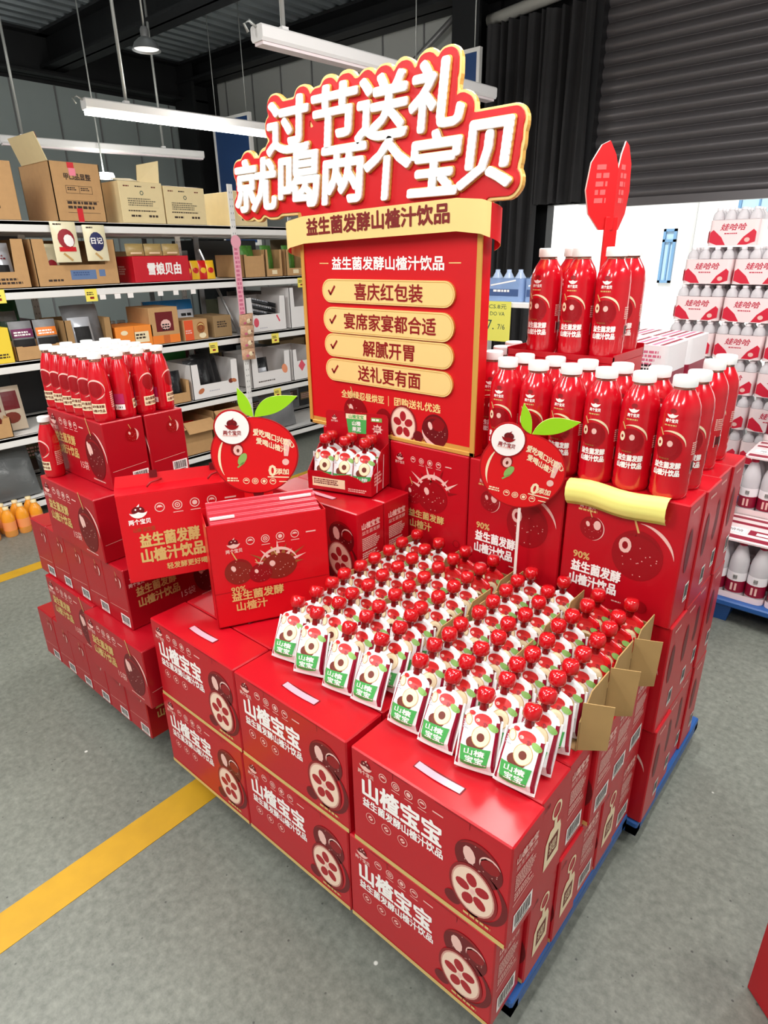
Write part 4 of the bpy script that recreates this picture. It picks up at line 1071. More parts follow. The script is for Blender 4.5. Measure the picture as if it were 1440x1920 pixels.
def openbox(t,w,d,h,M,lipf,art=(),inner=None,name='box'):
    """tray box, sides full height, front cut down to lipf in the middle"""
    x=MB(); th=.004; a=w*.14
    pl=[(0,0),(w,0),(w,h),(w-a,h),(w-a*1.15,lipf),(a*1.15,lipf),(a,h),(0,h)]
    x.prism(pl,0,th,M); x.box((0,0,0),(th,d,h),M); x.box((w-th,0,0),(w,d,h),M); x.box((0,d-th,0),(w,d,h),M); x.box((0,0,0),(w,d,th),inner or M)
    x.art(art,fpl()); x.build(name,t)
def film_bag(w,h,tk,M,art,name='pouch',parent=None,loc=(0,0,0),rot=(0,0,0),flat=False):
    x=MB(); n=8; m_=8; g=[];gb=[]
    for j in range(m_+1):
        r=[];rb=[]; v=j/m_
        for i in range(n+1):
            u=i/n; q=(math.sin(math.pi*u)**.5)*(math.sin(math.pi*min(max(v*.94+.03,0),1))**.6)
            r.append(((u-.5)*w,-tk*q,v*h)); rb.append(((u-.5)*w,tk*q,v*h))
        g.append(r); gb.append(rb[::-1])
    x.sheet(g,M); x.sheet(gb,M)
    def mp(u,v,k):
        uu=min(max(u/w+.5,0),1); vv=min(max(v/h,0),1); q=(math.sin(math.pi*uu)**.5)*(math.sin(math.pi*min(max(vv*.94+.03,0),1))**.6)
        return Vector((u,-tk*q-.0022-.0003*k,v))
    x.art(art,mp)
    o=x.build(name,parent); o.location=loc; o.rotation_euler=rot; return o
def top_bag(label,cat,y,z,back,w,h,tk,M,art,group=None,lean=-.12,yaw=0,name='snack_pouch'):
    o=film_bag(w,h,tk,M,art,name); o.location=(XF-.01-back,y,z+.0015+tk*.3*abs(math.sin(lean))); o.rotation_euler=(lean,0,R90+yaw); return tag(o,label,cat,group)
# --- top shelf cartons
z=SZ[4]
t=sh('storage_carton','brown cardboard carton at the left end of the top shelf','carton',.34,z); closed(t,.62,.4,.30,CARD,RC(.4,.06,.52,.075,TXT,1))
t=sh('storage_carton','large open brown carton with red tape and a raised flap on the top shelf','carton',1.17,z)
x=MB(); th=.005; w,d,h=.30,.42,.32
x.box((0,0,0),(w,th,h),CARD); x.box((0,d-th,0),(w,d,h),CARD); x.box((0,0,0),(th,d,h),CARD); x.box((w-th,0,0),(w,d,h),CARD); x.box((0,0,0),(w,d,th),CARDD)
it=T('甲□品显整',w*.52,.245,.034,TXT,1,w=.16,bold=.03)+RC(.075,.155,.235,.157,TXT,1)+RC(.075,.195,.235,.197,TXT,1)+RC(.075,.155,.077,.197,TXT,1)+RC(.233,.155,.235,.197,TXT,1)+RC(.155,.155,.157,.197,TXT,1)+DASH(.085,.185,.06,.02,2,TXT,1)+DASH(.165,.185,.06,.02,2,TXT,1)+DASH(.07,.105,.19,.05,2,TXT,1,6)+RC(.065,.05,.265,.052,TXT,1)+RC(.065,.115,.265,.117,TXT,1)
it+=RC(.12,.0,.155,.075,mat('red_tape',(206,16,30),.35),3)+RC(.105,.29,.145,.32,mat('red_tape'),3)+RC(.11,.25,.15,.29,mat('pink_tape',(240,130,150),.35),3)
x.art(it,fpl()); x.build('box',t)
f=MB(); f.box((-.004,.0,.32),(0,.36,.46),CREAMBOX,fn=lambda p:(p[0]-(p[2]-.32)*.35,p[1],p[2])); f.art(T('千申',.18,.08,.05,TXT,1,bold=.03)+RC(0,.11,.36,.14,mat('red_tape'),1),lambda u,v,k:Vector((-.0045-v*.35+.006+.001*k,.36-u,.32+v))); 
f.box((0,0,.32),(w,.003,.32+.001),CARD); f.build('flap',t)
for y0,w,nm,fl in ((1.58,.305,'left one of the cream cartons, its flap raised',True),(1.895,.315,'middle one of the cream cartons, taped with clear film',False),(2.46,.3,'cream carton behind the white post',False)):
    t=sh('storage_carton',nm+' on the top shelf' if 'top' not in nm else nm,'carton',y0,z); h=.245 if fl else .232
    gr=mat('ink_grey',(120,110,86),.7)
    it=DASH(.03,h-.028,.05,.012,1,BROWN,1)+DASH(.11,h-.028,.06,.012,1,TXT,1)+DASH(w-.08,h-.028,.04,.012,1,BROWN,1)+RI(w*.5,h-.065,.014,.005,mat('ink_green',(50,80,70),.6),1,n=6)+DASH(.05,h-.1,.2,.05,4,gr,1,4)+RC(.05,h-.15,w-.04,h-.1495,gr,1)+DASH(.045,.075,w-.09,.012,1,TXT,1,5)+DASH(.06,.045,.09,.02,1,TXT,1,8)+DASH(w-.12,.045,.08,.022,1,TXT,1,3)
    closed(t,w,.38,h,CREAMBOX,it,flap=[[(w*.62,.1,h),(w*.95,.0,h),(w*.99,-.0,h+.13),(w*.7,.12,h+.11)],[(0,0,h),(w*.5,0,h),(w*.55,.14,h+.03),(-.02,.14,h+.025)]] if fl else [[(0,0,h),(w,0,h),(w,.1,h+.012),(0,.1,h+.012)]])
# --- second shelf
z=SZ[3]
t=sh('display_carton','brown carton of grey snack bags at the left end of the second shelf','carton',.45,z); openbox(t,.49,.38,.265,CARD,.09,DASH(.3,.05,.15,.04,2,TXT,1)); 
for i in range(3): top_bag('grey snack bag in the leftmost carton of the second shelf, %s'%('first','second','third')[i],'snack',.55+.13*i,z+.005,.03+.02*i,.15,.24,.02,mat('silver_film',(196,198,204),.2,metal=.3),RC(-.05,.05,.05,.12,BLACK,1,4,3)+DASH(-.05,.17,.1,.03,2,REDM,1),'grey snack bags')
t=sh('display_carton','wide brown display carton with blue print and two pouches clipped on its front','carton',.98,z)
openbox(t,.51,.38,.265,CARD,.12,RC(.2,.035,.36,.09,mat('print_blue_grey',(96,120,160),.6),1)+DASH(.215,.075,.13,.025,2,mat('print_blue'if 0 else 'ink_blue',(60,84,130),.6),2)+DASH(.06,.035,.12,.02,1,TXT,1)+RC(.38,.05,.42,.09,mat('print_blue_grey'),1),CARDD)
blot=mat('print_wine',(150,20,36),.5)
CF=mat('cream_film',(232,222,186),.25)
top_bag('cream snack pouch with dark red picture hung on the brown display carton','snack',1.17,z+.135,-.035,.15,.225,.018,CF,DI(0,.13,.05,blot,1,.055,14,0,3)+DI(.012,.12,.03,WHITE,2,.035,10,.3,2)+RC(-.05,.06,.05,.085,mat('red_tape'),1,5)+DASH(-.06,.21,.06,.012,1,TXT,1)+LN(-.03,.05,.02,.01,.012,mat('print_tan'),1),None,-.02)
top_bag('cream snack pouch with navy picture hung on the brown display carton','snack',1.355,z+.14,-.035,.14,.205,.018,CF,DI(0,.11,.045,NAVY,1,.055,14,0,3)+T('日记',0,.115,.035,WHITE,3,bold=.03)+DASH(-.05,.19,.05,.012,1,TXT,1)+LN(-.02,.045,.02,.01,.012,mat('print_tan'),1),None,-.02)
top_bag('cream snack pouch leaning inside the brown display carton left of the hung ones','snack',1.07,z+.03,.03,.14,.21,.018,CF,DI(.02,.09,.03,blot,1,.03,12,0,2),None,-.1)
t=sh('snack_box','red snack box with big white lettering on the second shelf','box',1.60,z); x=MB(); x.box((0,0,0),(.42,.34,.165),mat('box_red',(196,14,34),.4),.003); x.art(T('雪娘贝由',.225,.085,.075,WHITE,2,w=.25,bold=.035),fpl()); x.art(DASH(.1,.1,.1,.06,4,PALE,1),planar((0,.3,0),(0,-1,0),(0,0,1))); x.build('box',t)
for i in range(3):
    top_bag('brown paper snack bag standing on the red snack box, %s'%('left','middle','right')[i],'snack',1.66+.135*i,z+.166,.06,.13,.075,.02,mat('kraft_film',(170,146,92),.35,noise=.2,nscale=30),RC(-.04,.01,.04,.02,CREAM,1,4),'paper snack bags')
for i in range(4):
    top_bag('yellow and red snack pack beside the white post on the second shelf, %s'%ordn[i],'snack',2.08+.065*i,z,.12,.085,.13,.016,mat('yellow_film',(240,190,40),.25) if i%2 else mat('red_film',(206,30,28),.25),DI(0,.06,.025,mat('red_film',(206,30,28),.25) if i%2 else mat('yellow_film',(240,190,40),.25),1,.02,12,0,2),'yellow snack packs')
HERB=mat('leafy_pack',(74,128,48),.4,noise=.5,nscale=40,bump=.6)
for y0,w,nm in ((2.50,.2,'plain brown carton of leafy green packs right of the white post'),(2.71,.17,'brown cut-out carton of leafy green packs beside the big red sign'),(2.92,.2,'brown carton partly behind the big red sign on the second shelf')):
    t=sh('display_carton',nm,'carton',y0,z); openbox(t,w,.36,.165 if w==.2 and y0<2.6 else .2,CARD,.155 if y0<2.6 else .06,RC(w*.35,.02,w*.65,.05,CREAM,1) if y0>2.6 else (),CARDD)
    for k in range(2): top_bag('leafy green pack in the %s, %s'%(nm.replace(' of leafy green packs','').replace(' on the second shelf',''),('left','right')[k]),'snack',y0+w*.3+w*.4*k,z+.03,.05+.05*k,.1,.2,.03,HERB,(),'leafy green packs',-.1,.2)
# --- third shelf
z=SZ[2]
t=sh('snack_box','yellow box at the left edge of the third shelf','box',.46,z,-.01); closed(t,.29,.3,.2,YBOX,RC(.05,.07,.2,.16,BLACK,1)+DASH(.21,.05,.07,.03,2,TXT,1))
t=sh('display_carton','low brown tray of dark snack pouches on the third shelf','tray',.77,z); openbox(t,.28,.34,.085,CARD,.08)
for i in range(2): top_bag(('plum' if i==0 else 'orange')+' and black snack pouch in the low brown tray','snack',.84+.14*i,z+.01,.03,.13,.215,.022,GREYBAG,RC(-.06,.12,.06,.17,mat('print_plum',(110,30,80),.5) if i==0 else ORANGE,1,6,2)+RC(-.06,.02,.06,.11,BLACK,1,6,3)+DASH(-.05,.15,.1,.03,2,WHITE,2)+DASH(-.05,.06,.1,.04,2,blot,2))
for i in range(3): top_bag('dark green film bag at the back of the third shelf, %s'%('left','middle','right')[i],'snack',.56+.17*i,z,.38,.16,.33,.04,mat('green_film',(22,74,40),.25,bump=.4,nscale=20),RC(-.05,.2,.05,.26,GREYBAG,1,4,2),'dark green film bags')
t=sh('display_carton','brown carton holding a grey bag and a black pouch on the third shelf','carton',1.08,z); openbox(t,.3,.36,.21,CARDD,.05)
top_bag('crumpled grey film bag in the brown carton on the third shelf','bag',1.27,z+.02,.12,.24,.27,.06,GREYBAG,(),None,-.3,name='plastic_bag')
top_bag('silver pouch with black panel in the brown carton on the third shelf','snack',1.20,z+.02,.03,.14,.2,.025,mat('silver_film'),RC(-.05,.02,.05,.14,BLACK,1,5,4),None,-.2)
t=sh('snack_box','orange box with pale label on the third shelf above the small bottles','box',1.40,z,-.0); closed(t,.27,.26,.14,mat('box_orange',(240,140,50),.5),DI(.06,.1,.025,CREAM,1,.015)+RC(.13,.03,.235,.1,CREAM,1)+DASH(.14,.08,.085,.04,2,TXT,2)+RC(.13,.005,.133,.135,mat('print_rust',(200,100,40),.5),1))
t=sh('snack_box','brown window box with orange band on the third shelf','box',1.655,z); closed(t,.225,.3,.245,CARD,RC(.045,.085,.18,.215,REDM,1)+DI(.12,.13,.04,PALE,2,.035,10)+DASH(.09,.13,.07,.05,3,BLACK,3)+RC(.005,.005,.22,.06,ORANGE,1)+RC(.09,.005,.14,.06,mat('print_rust'),2))
for i in range(3): top_bag('white snack bag with blue top behind the orange pouch, %s'%('left','middle','right')[i],'snack',1.9+.135*i,z,.35,.15,.265,.035,mat('white_film',(232,234,240),.25),RC(-.07,.19,.07,.262,BLUEF,1,6,4)+DASH(-.05,.15,.1,.07,2,BLACK,1,i+3),'blue topped snack bags')
t=sh('snack_box','orange and tan box with a bun picture on the third shelf','box',1.915,z); closed(t,.2,.22,.145,CARD,RC(.003,.003,.075,.142,mat('print_vermilion',(224,84,40),.5),1)+DASH(.01,.07,.06,.03,2,PALE,2)+DI(.14,.085,.034,mat('print_bun',(150,84,34),.5),1,.04)+CR(.14,.085,.03,.01,GOLD,2,20,160)+RI(.14,.085,.02,.004,REDM,2)+DI(.15,.03,.03,CREAM,1,.02))
t=sh('snack_box','plain kraft box next to the white post on the third shelf','box',2.17,z); closed(t,.16,.25,.155,mat('kraft_board',(150,122,84),.7),DASH(.03,.11,.1,.05,3,TXT,1))
WBX=mat('white_board',(232,228,226),.5)
def whitebox(y0,w,h,lip,zz,label,art):
    t=sh('display_carton',label,'carton',y0,zz); openbox(t,w,.36,h,WBX,lip,art,CARDD); return t
whitebox(2.48,.40,.265,.13,z,'white cut-out carton with pink strawberry print right of the post, third shelf',DI(.09,.075,.025,mat('print_berry_pink',(226,80,100),.5),1,.035)+LN(.3,.12,.33,.07,.014,mat('print_berry_pink'),1)+DASH(.12,.03,.1,.012,1,mat('print_grey'),1))
for i in range(4):
    o=film_bag(.3,.036,.008,DARKBAG,DASH(-.12,.03,.22,.02,1,mat('silver_film'),1,i)); o.name='snack_stick'; o.location=(XF-.09,2.68+.006*i,z+.075+.042*i); o.rotation_euler=(-.15,.22,R90); tag(o,'long dark snack stick in the strawberry print carton, %s'%('lowest','second','third','topmost')[i],'snack','long dark snack sticks')
whitebox(2.93,.3,.32,.17,z,'white cut-out carton beside the big red sign on the third shelf',())
# --- fourth shelf
z=SZ[1]
t=sh('display_carton','brown carton of printed pouches at the left end of the fourth shelf','carton',.35,z); openbox(t,.3,.34,.12,CARD,.09)
for i in range(3): top_bag('brown snack pouch with dark picture on the fourth shelf, %s from left'%ordn[i],'snack',.46+.12*i,z+.01,.06+.03*i,.17,.27,.025,mat('tan_film',(186,168,146),.3),RC(-.06,.13,.06,.24,REDM,1,5,4)+DI(.0,.08,.05,BROWN,1,.035,12,0,2),'brown snack pouches')
t=sh('display_carton','small brown carton with a black pack beside the white carton, fourth shelf','carton',1.70,z); openbox(t,.2,.3,.16,CARD,.075); top_bag('black pack in the small brown carton on the fourth shelf','snack',1.8,z+.01,.04,.13,.22,.03,DARKBAG,())
t=sh('snack_box','green and white box standing at the back of the fourth shelf','box',1.93,z,.365); closed(t,.2,.1,.33,mat('box_green',(52,136,60),.5),RC(.02,.18,.17,.24,WHITE,1))
whitebox(1.925,.42,.26,.105,z,'white cut-out carton full of black bags on the fourth shelf',DI(.07,.06,.03,mat('print_almond',(190,110,70),.5),1,.018,12,.5)+DI(.345,.1,.022,BROWN,1,.018)+DI(.375,.1,.025,mat('print_almond'),2,.015,10,-.3)+DASH(.14,.05,.12,.014,1,mat('print_grey'),1))
for i in range(3): top_bag('shiny black bag in the white carton on the fourth shelf, %s'%('left','middle','right')[i],'bag',2.03+.105*i,z+.04,.07+.06*i,.18,.24+.03*i,.035,DARKBAG,(),'shiny black bags',-.25,.2*(i-1),'plastic_bag')
whitebox(2.48,.41,.265,.12,z,'white cut-out carton with orange slice print right of the post, fourth shelf',DI(.345,.12,.03,mat('print_orange_slice',(236,150,110),.5),1,.04,14,.4)+DASH(.06,.045,.22,.016,1,TXT,1))
top_bag('black snack bag in the orange slice carton','snack',2.64,z+.02,.08,.16,.2,.03,DARKBAG,RC(-.04,.05,.04,.12,mat('silver_film'),1,4,2))
whitebox(2.92,.3,.26,.16,z,'white cut-out carton with a pink diamond print on the fourth shelf',PO([(.06,.12),(.1,.17),(.14,.12),(.1,.07)],mat('print_berry_pink'),1))
# --- bottom shelf and floor
z=SZ[0]
for y0,w,h,nm in ((1.46,.3,.3,'left'),(1.80,.25,.26,'middle'),(2.08,.28,.3,'right')):
    t=sh('storage_carton','open brown carton on the bottom shelf behind the left berry fan, %s one'%nm,'carton',y0,z); openbox(t,w,.4,h,CARD,h-.03,(),CARDD)
    f=MB(); f.add([(0,0,h),(w,0,h),(w+.01,-.09,h-.07),(-.01,-.09,h-.07)],[(0,1,2,3)],CARD); f.add([(0,.003,h-.003),(w,.003,h-.003),(w+.01,-.087,h-.073),(-.01,-.087,h-.073)],[(3,2,1,0)],CARDD); f.build('flap',t)
top_bag('red and white snack pack inside an open carton on the bottom shelf','snack',1.95,z+.12,.14,.18,.12,.04,mat('red_film'),DI(0,.06,.03,WHITE,1,.02),None,-.9)
top_bag('bulging grey film bag on the bottom shelf beside the big red sign','bag',2.82,z,.1,.36,.36,.1,GREYBAG,(),None,-.2,0,'plastic_bag')
top_bag('dark plastic wrapped bundle on the bottom shelf at far left','bag',.44,z,.06,.62,.32,.08,mat('grey_plastic_sheet',(96,98,98),.2,bump=.6,nscale=12),(),None,-.3,0,'plastic_bag')
top_bag('black bundle beside the orange juice pack','bag',.95,z,.06,.34,.26,.08,DARKBAG,(),None,-.2,0,'plastic_bag')
# price tags on the shelf lips
def ptag(y,zt,w,h,M,label,art=True):
    t=MB(); t.box((0,0,-h),(.0015,w,0),M); 
    if art: t.art(DASH(w*.12,-h*.3,w*.7,h*.3,2,TXT,1)+DASH(w*.35,-h*.72,w*.5,h*.3,1,REDD,1),planar((.0015,0,0),(0,1,0),(0,0,1)))
    o=t.build('price_tag'); o.location=(XF+.002,y,zt); return tag(o,label,'price tag','paper price tags on the shelves')
YT=mat('tag_yellow',(246,228,96),.6)
for y,zt,nm in ((.70,SZ[3]-.0,'under the grey snack bags'),(1.24,SZ[3]-.02,'under the brown display carton with pouches'),(3.02,SZ[3]-.015,'beside the big red sign, second shelf'),(2.10,SZ[2]-.03,'on the third shelf left of the post'),(2.70,SZ[2]-.02,'on the third shelf under the strawberry print carton'),(2.68,SZ[1]-.03,'on the fourth shelf under the orange slice carton'),(.98,SZ[2]-.06,'pale, hanging under the third shelf at left')):
    ptag(y,zt,.075,.075,YT if 'pale' not in nm else mat('tag_pale',(206,204,190),.6),'yellow price tag '+nm if 'pale' not in nm else 'price tag '+nm)
for y in (1.33,1.43,1.52,1.74,1.86,2.0): ptag(y,SZ[3]-.058,.04,.03,WHITE,'small white tag under the second shelf, near %s'%('the display carton left part' if y==1.33 else 'the display carton right part' if y==1.43 else 'the gap before the red box' if y==1.52 else 'the red box left part' if y==1.74 else 'the middle of the red box' if y==1.86 else 'the right end of the red box'),False)
# pink clip strip on the post
t=empty('clip_strip',(XF+.016,2.42,.80)); tag(t,'pink hanging strip of wrapped toy packs on the white post','snack')
x=MB(); x.box((0,-.028,.30),(.004,.028,.82),PINK,.001); x.art(DASH(-.02,.8,.04,.48,16,mat('print_rose',(214,110,140),.5),1,3),planar((.004,0,0),(0,1,0),(0,0,1))); x.build('strip',t)
x=MB(); x.lathe([(0,0),(.045,0),(.045,.004),(0,.004)],PINK,20,smooth=False,fn=lambda p:(p[2]+.003,p[0],p[1]+.85)); x.build('header_disc',t)
for i in range(4):
    SK=mat('toy_pack_tan',(206,160,128),.3,noise=.4,nscale=60,bump=.6)
    o=film_bag(.13,.09,.03,SK,DI(.0,.045,.02,CREAM,1,.018,10)+DI(.02,.05,.008,BROWN,2,.008,8)+DI(-.03,.03,.012,mat('print_rose'),1,.01,8),'toy_pack',t,(.035,0,.0+.085*i),(-.1+.1*i,0.05*(-1)**i,R90))
# jars on the rack behind
JR=mat('jar_red',(140,30,30),.2); JL=mat('jar_label',(226,160,150),.5)
for i in range(9):
    y=1.27+.082*i; t=empty('jar',(XF-.61,y,SZ[2]+.001),R90); tag(t,'red jar on the far rack seen through the third shelf, %s from left'%(ordn+['eighth','ninth'])[i],'jar','red jars on the far rack')
    x=MB(); x.lathe([(.03,0),(.034,.006),(.034,.1),(.026,.115)],JR,16); x.lathe([(.0345,.03),(.0345,.085)],JL,16,caps=False); x.build('jar_body',t); x=MB(); x.lathe([(.03,.112),(.03,.13),(0,.131)],STEEL,16); x.build('lid',t)
for i,(y0,w,h,zz,M,nm) in enumerate(((.2,.5,.25,3,DARKM,'dark'),(1.7,.5,.2,3,mat('kraft_board'),'kraft'),(2.5,.6,.28,3,DARKM,'black'),(.1,.5,.3,1,mat('kraft_board'),'brown'),(.9,.6,.28,1,DARKM,'long dark'),(.1,.7,.3,0,DARKM,'low dark'),(1.3,.7,.3,0,mat('kraft_board'),'low brown'))):
    t=sh('storage_carton','%s carton on the far rack, seen through the %s shelf'%(nm,('bottom','fourth','third','second')[zz]),'carton',y0,SZ[zz],0,None,XF-.6); closed(t,w,.36,h,M,())

# crowded goods on the far rack, glimpsed through the gaps
rnd=random.Random(11)
KB_=mat('kraft_board'); tones=[mat('pack_dark_brown',(70,48,36),.6),mat('pack_black',(34,33,34),.5),mat('pack_olive',(84,84,52),.6),KB_,mat('pack_grey',(120,122,124),.5),mat('pack_maroon',(96,26,30),.5)]
tn=['dark brown','black','olive','kraft','grey','maroon']; sn=['bottom','fourth','third','second','top']
for zi,spans in ((1,((1.6,3.8),)),(2,((.0,1.2),(2.75,3.8))),(3,((.75,1.6),(2.25,2.45),(3.15,3.8))),(0,((2.05,3.8),(.85,1.25)))):
    k=0
    for a,b_ in spans:
        y=a
        while y<b_-.12:
            w=min(rnd.uniform(.16,.26),b_-y); h=rnd.uniform(.17,.30); c=rnd.randrange(6); k+=1
            t=sh('storage_carton','%s pack on the far rack glimpsed through the %s shelf, %s from left'%(tn[c],sn[zi],(ordn+['eighth','ninth','tenth','eleventh','twelfth','thirteenth','fourteenth'])[k-1]),'carton',y,SZ[zi],0,'packs on the far rack',XF-.60-rnd.uniform(0,.05))
            closed(t,w-.012,.32,h,tones[c],RC(.02,h*.35,w-.035,h*.75,tones[(c+2)%6],1)+DASH(.03,h*.65,w*.6,h*.3,3,PALE,2,k)); y+=w

# ================================================================== drinks stacked right of the island
CLR=mat('bottle_clear',(244,240,243),.1,trans=.4,ior=1.15,spec=.6); FILM=mat('film_pink_white',(244,222,222),.18,spec=.6,coat=.4)
SWR=mat('print_swoosh_red',(208,30,56),.4); MAR=mat('print_wine_red',(142,16,48),.35); CAPM=mat('cap_wine',(176,24,58),.35); LABW=mat('label_white',(240,236,238),.4)
def rprism(x,w,d,h0,h1,r,M,top=True,bot=True,bulge=0,n=5):
    pts=[]
    for cx,cy,a0 in ((w-r,r,-90),(w-r,d-r,0),(r,d-r,90),(r,r,180)):
        for k in range(n+1): a=math.radians(a0+90*k/n); pts.append((cx+r*math.cos(a),cy+r*math.sin(a)))
    m_=len(pts); x.add([(p,q,h0) for p,q in pts]+[(p,q,h1) for p,q in pts],[(i,(i+1)%m_,m_+(i+1)%m_,m_+i) for i in range(m_)],M,True)
    if top: x.add([(p,q,h1) for p,q in pts],[list(range(m_))],M)
    if bot: x.add([(p,q,h0) for p,q in pts],[list(range(m_))[::-1]],M)
def pack_small():
    """shrink-wrapped pack of small clear bottles: printed film below, shoulders and caps above"""
    W_,D_,H_=.262,.20,.2; t=empty('water_pack',(0,0,-50)); x=MB()
    rprism(x,W_,D_,.0,.135,.03,FILM)
    def swoosh(w):
        it=[]
        for s_ in (-1,1):
            pl=[(s_*w*.46,.07),(s_*w*.40,.085),(s_*w*.22,.045),(s_*w*.12,.004),(s_*w*.3,.004),(s_*w*.46,.02)]
            it+=PO(pl if s_<0 else pl[::-1],SWR,1)
        return it
    it=[([(u+W_/2,v) for u,v in vs],fs,M,k) for vs,fs,M,k in swoosh(W_)]
    it+=T('哇哈哈' if 0 else '娃哈哈',W_/2,.098,.036,mat('print_script',(190,20,60),.45),2,w=.13,slant=.3,bold=.02)+DASH(W_*.33,.064,.085,.01,1,mat('print_script'),2)+DI(W_*.8,.03,.014,PALE,3,.012)
    x.art(it,fpl(.0)); 
    its=[([(u+D_/2,v) for u,v in vs],fs,M,k) for vs,fs,M,k in swoosh(D_)]+T('娃哈哈',D_/2,.09,.03,mat('print_script'),2,w=.09,slant=.3)
    x.art(its,planar((0,D_,0),(0,-1,0),(0,0,1))); x.build('printed_film',t)
    me=None
    for j in range(3):
        for i in range(4):
            if me is None:
                b_=MB(); b_.lathe([(.031,.137),(.031,.15),(.026,.17),(.014,.184),(.013,.188)],CLR,14,caps=False); b_.lathe([(.0155,.187),(.0155,.199),(0,.2)],mat('cap_clear_white',(236,228,230),.3),12); me=b_.mesh('bottle_top')
            use('bottle_top',me,t,(.034+.0645*i,.034+.066*j,0))
    return t
def pack_big():
    """pack of tall clear bottles with white and wine labels, flat film top"""
    W_,D_,H_=.245,.32,.275; t=empty('water_pack',(0,0,-50)); me=mc=None
    for j in range(4):
        for i in range(3):
            if j in (1,2) and i==1: continue
            if me is None:
                b_=MB(); b_.lathe([(.036,.004),(.039,.015),(.039,.16),(.036,.185),(.02,.235),(.0145,.24),(.0145,.246)],CLR,16); b_.lathe([(.0396,.03),(.0396,.085)],MAR,16,caps=False); b_.lathe([(.0396,.085),(.0396,.125)],LABW,16,caps=False); b_.art(BAR(0,.105,.02,.024,1)+RC(-.012,.04,.012,.075,PALE,1),lambda u,v,k:Vector((.0396*math.sin(u/.0396)*1.02,-.0396*math.cos(u/.0396)*1.02-.0003*k,v))); me=b_.mesh('bottle'); 
                c_=MB(); c_.lathe([(.0165,.246),(.0165,.262),(.015,.266),(0,.267)],CAPM,14); mc=c_.mesh('cap')
            bo=use('bottle',me,t,(.0425+.08*i,.0425+.079*j,0)); use('cap',mc,bo)
    x=MB(); rprism(x,W_,D_,.268,.2755,.03,FILM); x.art(RC(.01,.02,.235,.06,MAR,1)+RC(.02,.09,.11,.15,LABW,2)+T('哈哈',.07,.12,.03,BLACK,3,w=.055)+RC(.12,.09,.22,.15,MAR,1)+RC(.15,.1,.2,.13,LABW,2)+RC(.01,.2,.235,.23,MAR,1)+RC(.01,.27,.235,.3,MAR,1),planar((0,0,.2755),(1,0,0),(0,1,0)))
    x.build('shrink_film',t); x=MB(); rprism(x,W_,D_,.0,.028,.03,FILM,False,True); x.build('base_film',t)
    return t
def pack_milk():
    W_,D_,H_=.17,.26,.16; t=empty('drink_pack',(0,0,-50)); x=MB(); rprism(x,W_,D_,0,.05,.025,MAR); x.build('base_film',t)
    x=MB(); rprism(x,W_,D_,.05,.155,.03,LABW); x.art(DASH(.02,.13,.13,.06,4,mat('print_rose'),1,5)+DASH(.05,.08,.08,.03,2,BLACK,1,7),fpl()); 
    it=[]
    for k in range(5): it+=RC(.01+.031*k,.01,.026+.031*k,.25,mat('print_rose') if k%2 else MAR,1)
    x.art(it,planar((0,0,.155),(1,0,0),(0,1,0))); x.build('wrap',t); return t
KW=Kind(pack_small()); KG=Kind(pack_big()); KM=Kind(pack_milk())
def wpallet(x0,y0,x1,y1,h,label):
    t=empty('plastic_pallet',((x0+x1)/2,(y0+y1)/2,0)); tag(t,label,'pallet'); w=(x1-x0)/2; d=(y1-y0)/2
    x=MB(); x.box((-w,-d,h-.03),(w,d,h),BLUE,.006); x.build('deck',t)
    for sx in (-1,0,1):
        for sy in (-1,0,1):
            x=MB(); cx,cy=sx*(w-.09),sy*(d-.12); a,b_=.075,.1
            vs=[(cx-a*.8,cy-b_*.8,0),(cx+a*.8,cy-b_*.8,0),(cx+a*.8,cy+b_*.8,0),(cx-a*.8,cy+b_*.8,0),(cx-a,cy-b_,h-.03),(cx+a,cy-b_,h-.03),(cx+a,cy+b_,h-.03),(cx-a,cy+b_,h-.03)]
            x.add(vs,[(3,2,1,0),(4,5,6,7),(0,1,5,4),(1,2,6,5),(2,3,7,6),(3,0,4,7)],BLUE); x.build('foot',t)
wpallet(-.25,2.1,.75,3.45,.12,'blue plastic pallet under the wine labelled water packs at right')
wpallet(-1.0,3.5,.3,4.6,.12,'blue plastic pallet under the tall stack of pink wrapped water packs')
# stair of big packs rising away from the camera
cname=['left','middle','right']
for j,(yy,nl) in enumerate(((2.13,1),(2.46,2),(2.79,3),(3.12,3))):
    for i in range(3):
        for l in range(nl):
            if l<nl-2: continue
            if l<nl-1 and i>0 and j>2: continue
            KG.put((-.22+.25*i+random.uniform(-.004,.004),yy,.121+.277*l),(0,0,0),'wine labelled water pack, %s column, %s step, %s'%(cname[i],('lowest front','second','third','hindmost')[j],('bottom layer','second layer','third layer')[l]),'water pack','wine labelled water packs')
# tall stack of small packs
for l,(x0,n,yy) in enumerate((( -.99,5,3.52),(-.985,5,3.52),(-.975,5,3.52),(-.97,5,3.52),(-.965,4,3.52),(-.955,4,3.53),(-.935,4,3.54),(-.835,1,3.56))):
    zz=.121+.2065*l
    for i in range(n):
        for q in range(2 if l<7 else 1):
            if q==1 and l<5: continue
            KW.put((x0+.27*i,yy+.215*q,zz),(0,0,random.uniform(-.03,.03)),('pink wrapped water pack alone on top of the tall stack' if l==7 else 'pink wrapped water pack, layer %s from the floor, %s from left, %s row'%(('one','two','three','four','five','six','seven')[l],ordn[i],('front','back')[q])),'water pack','pink wrapped water packs')
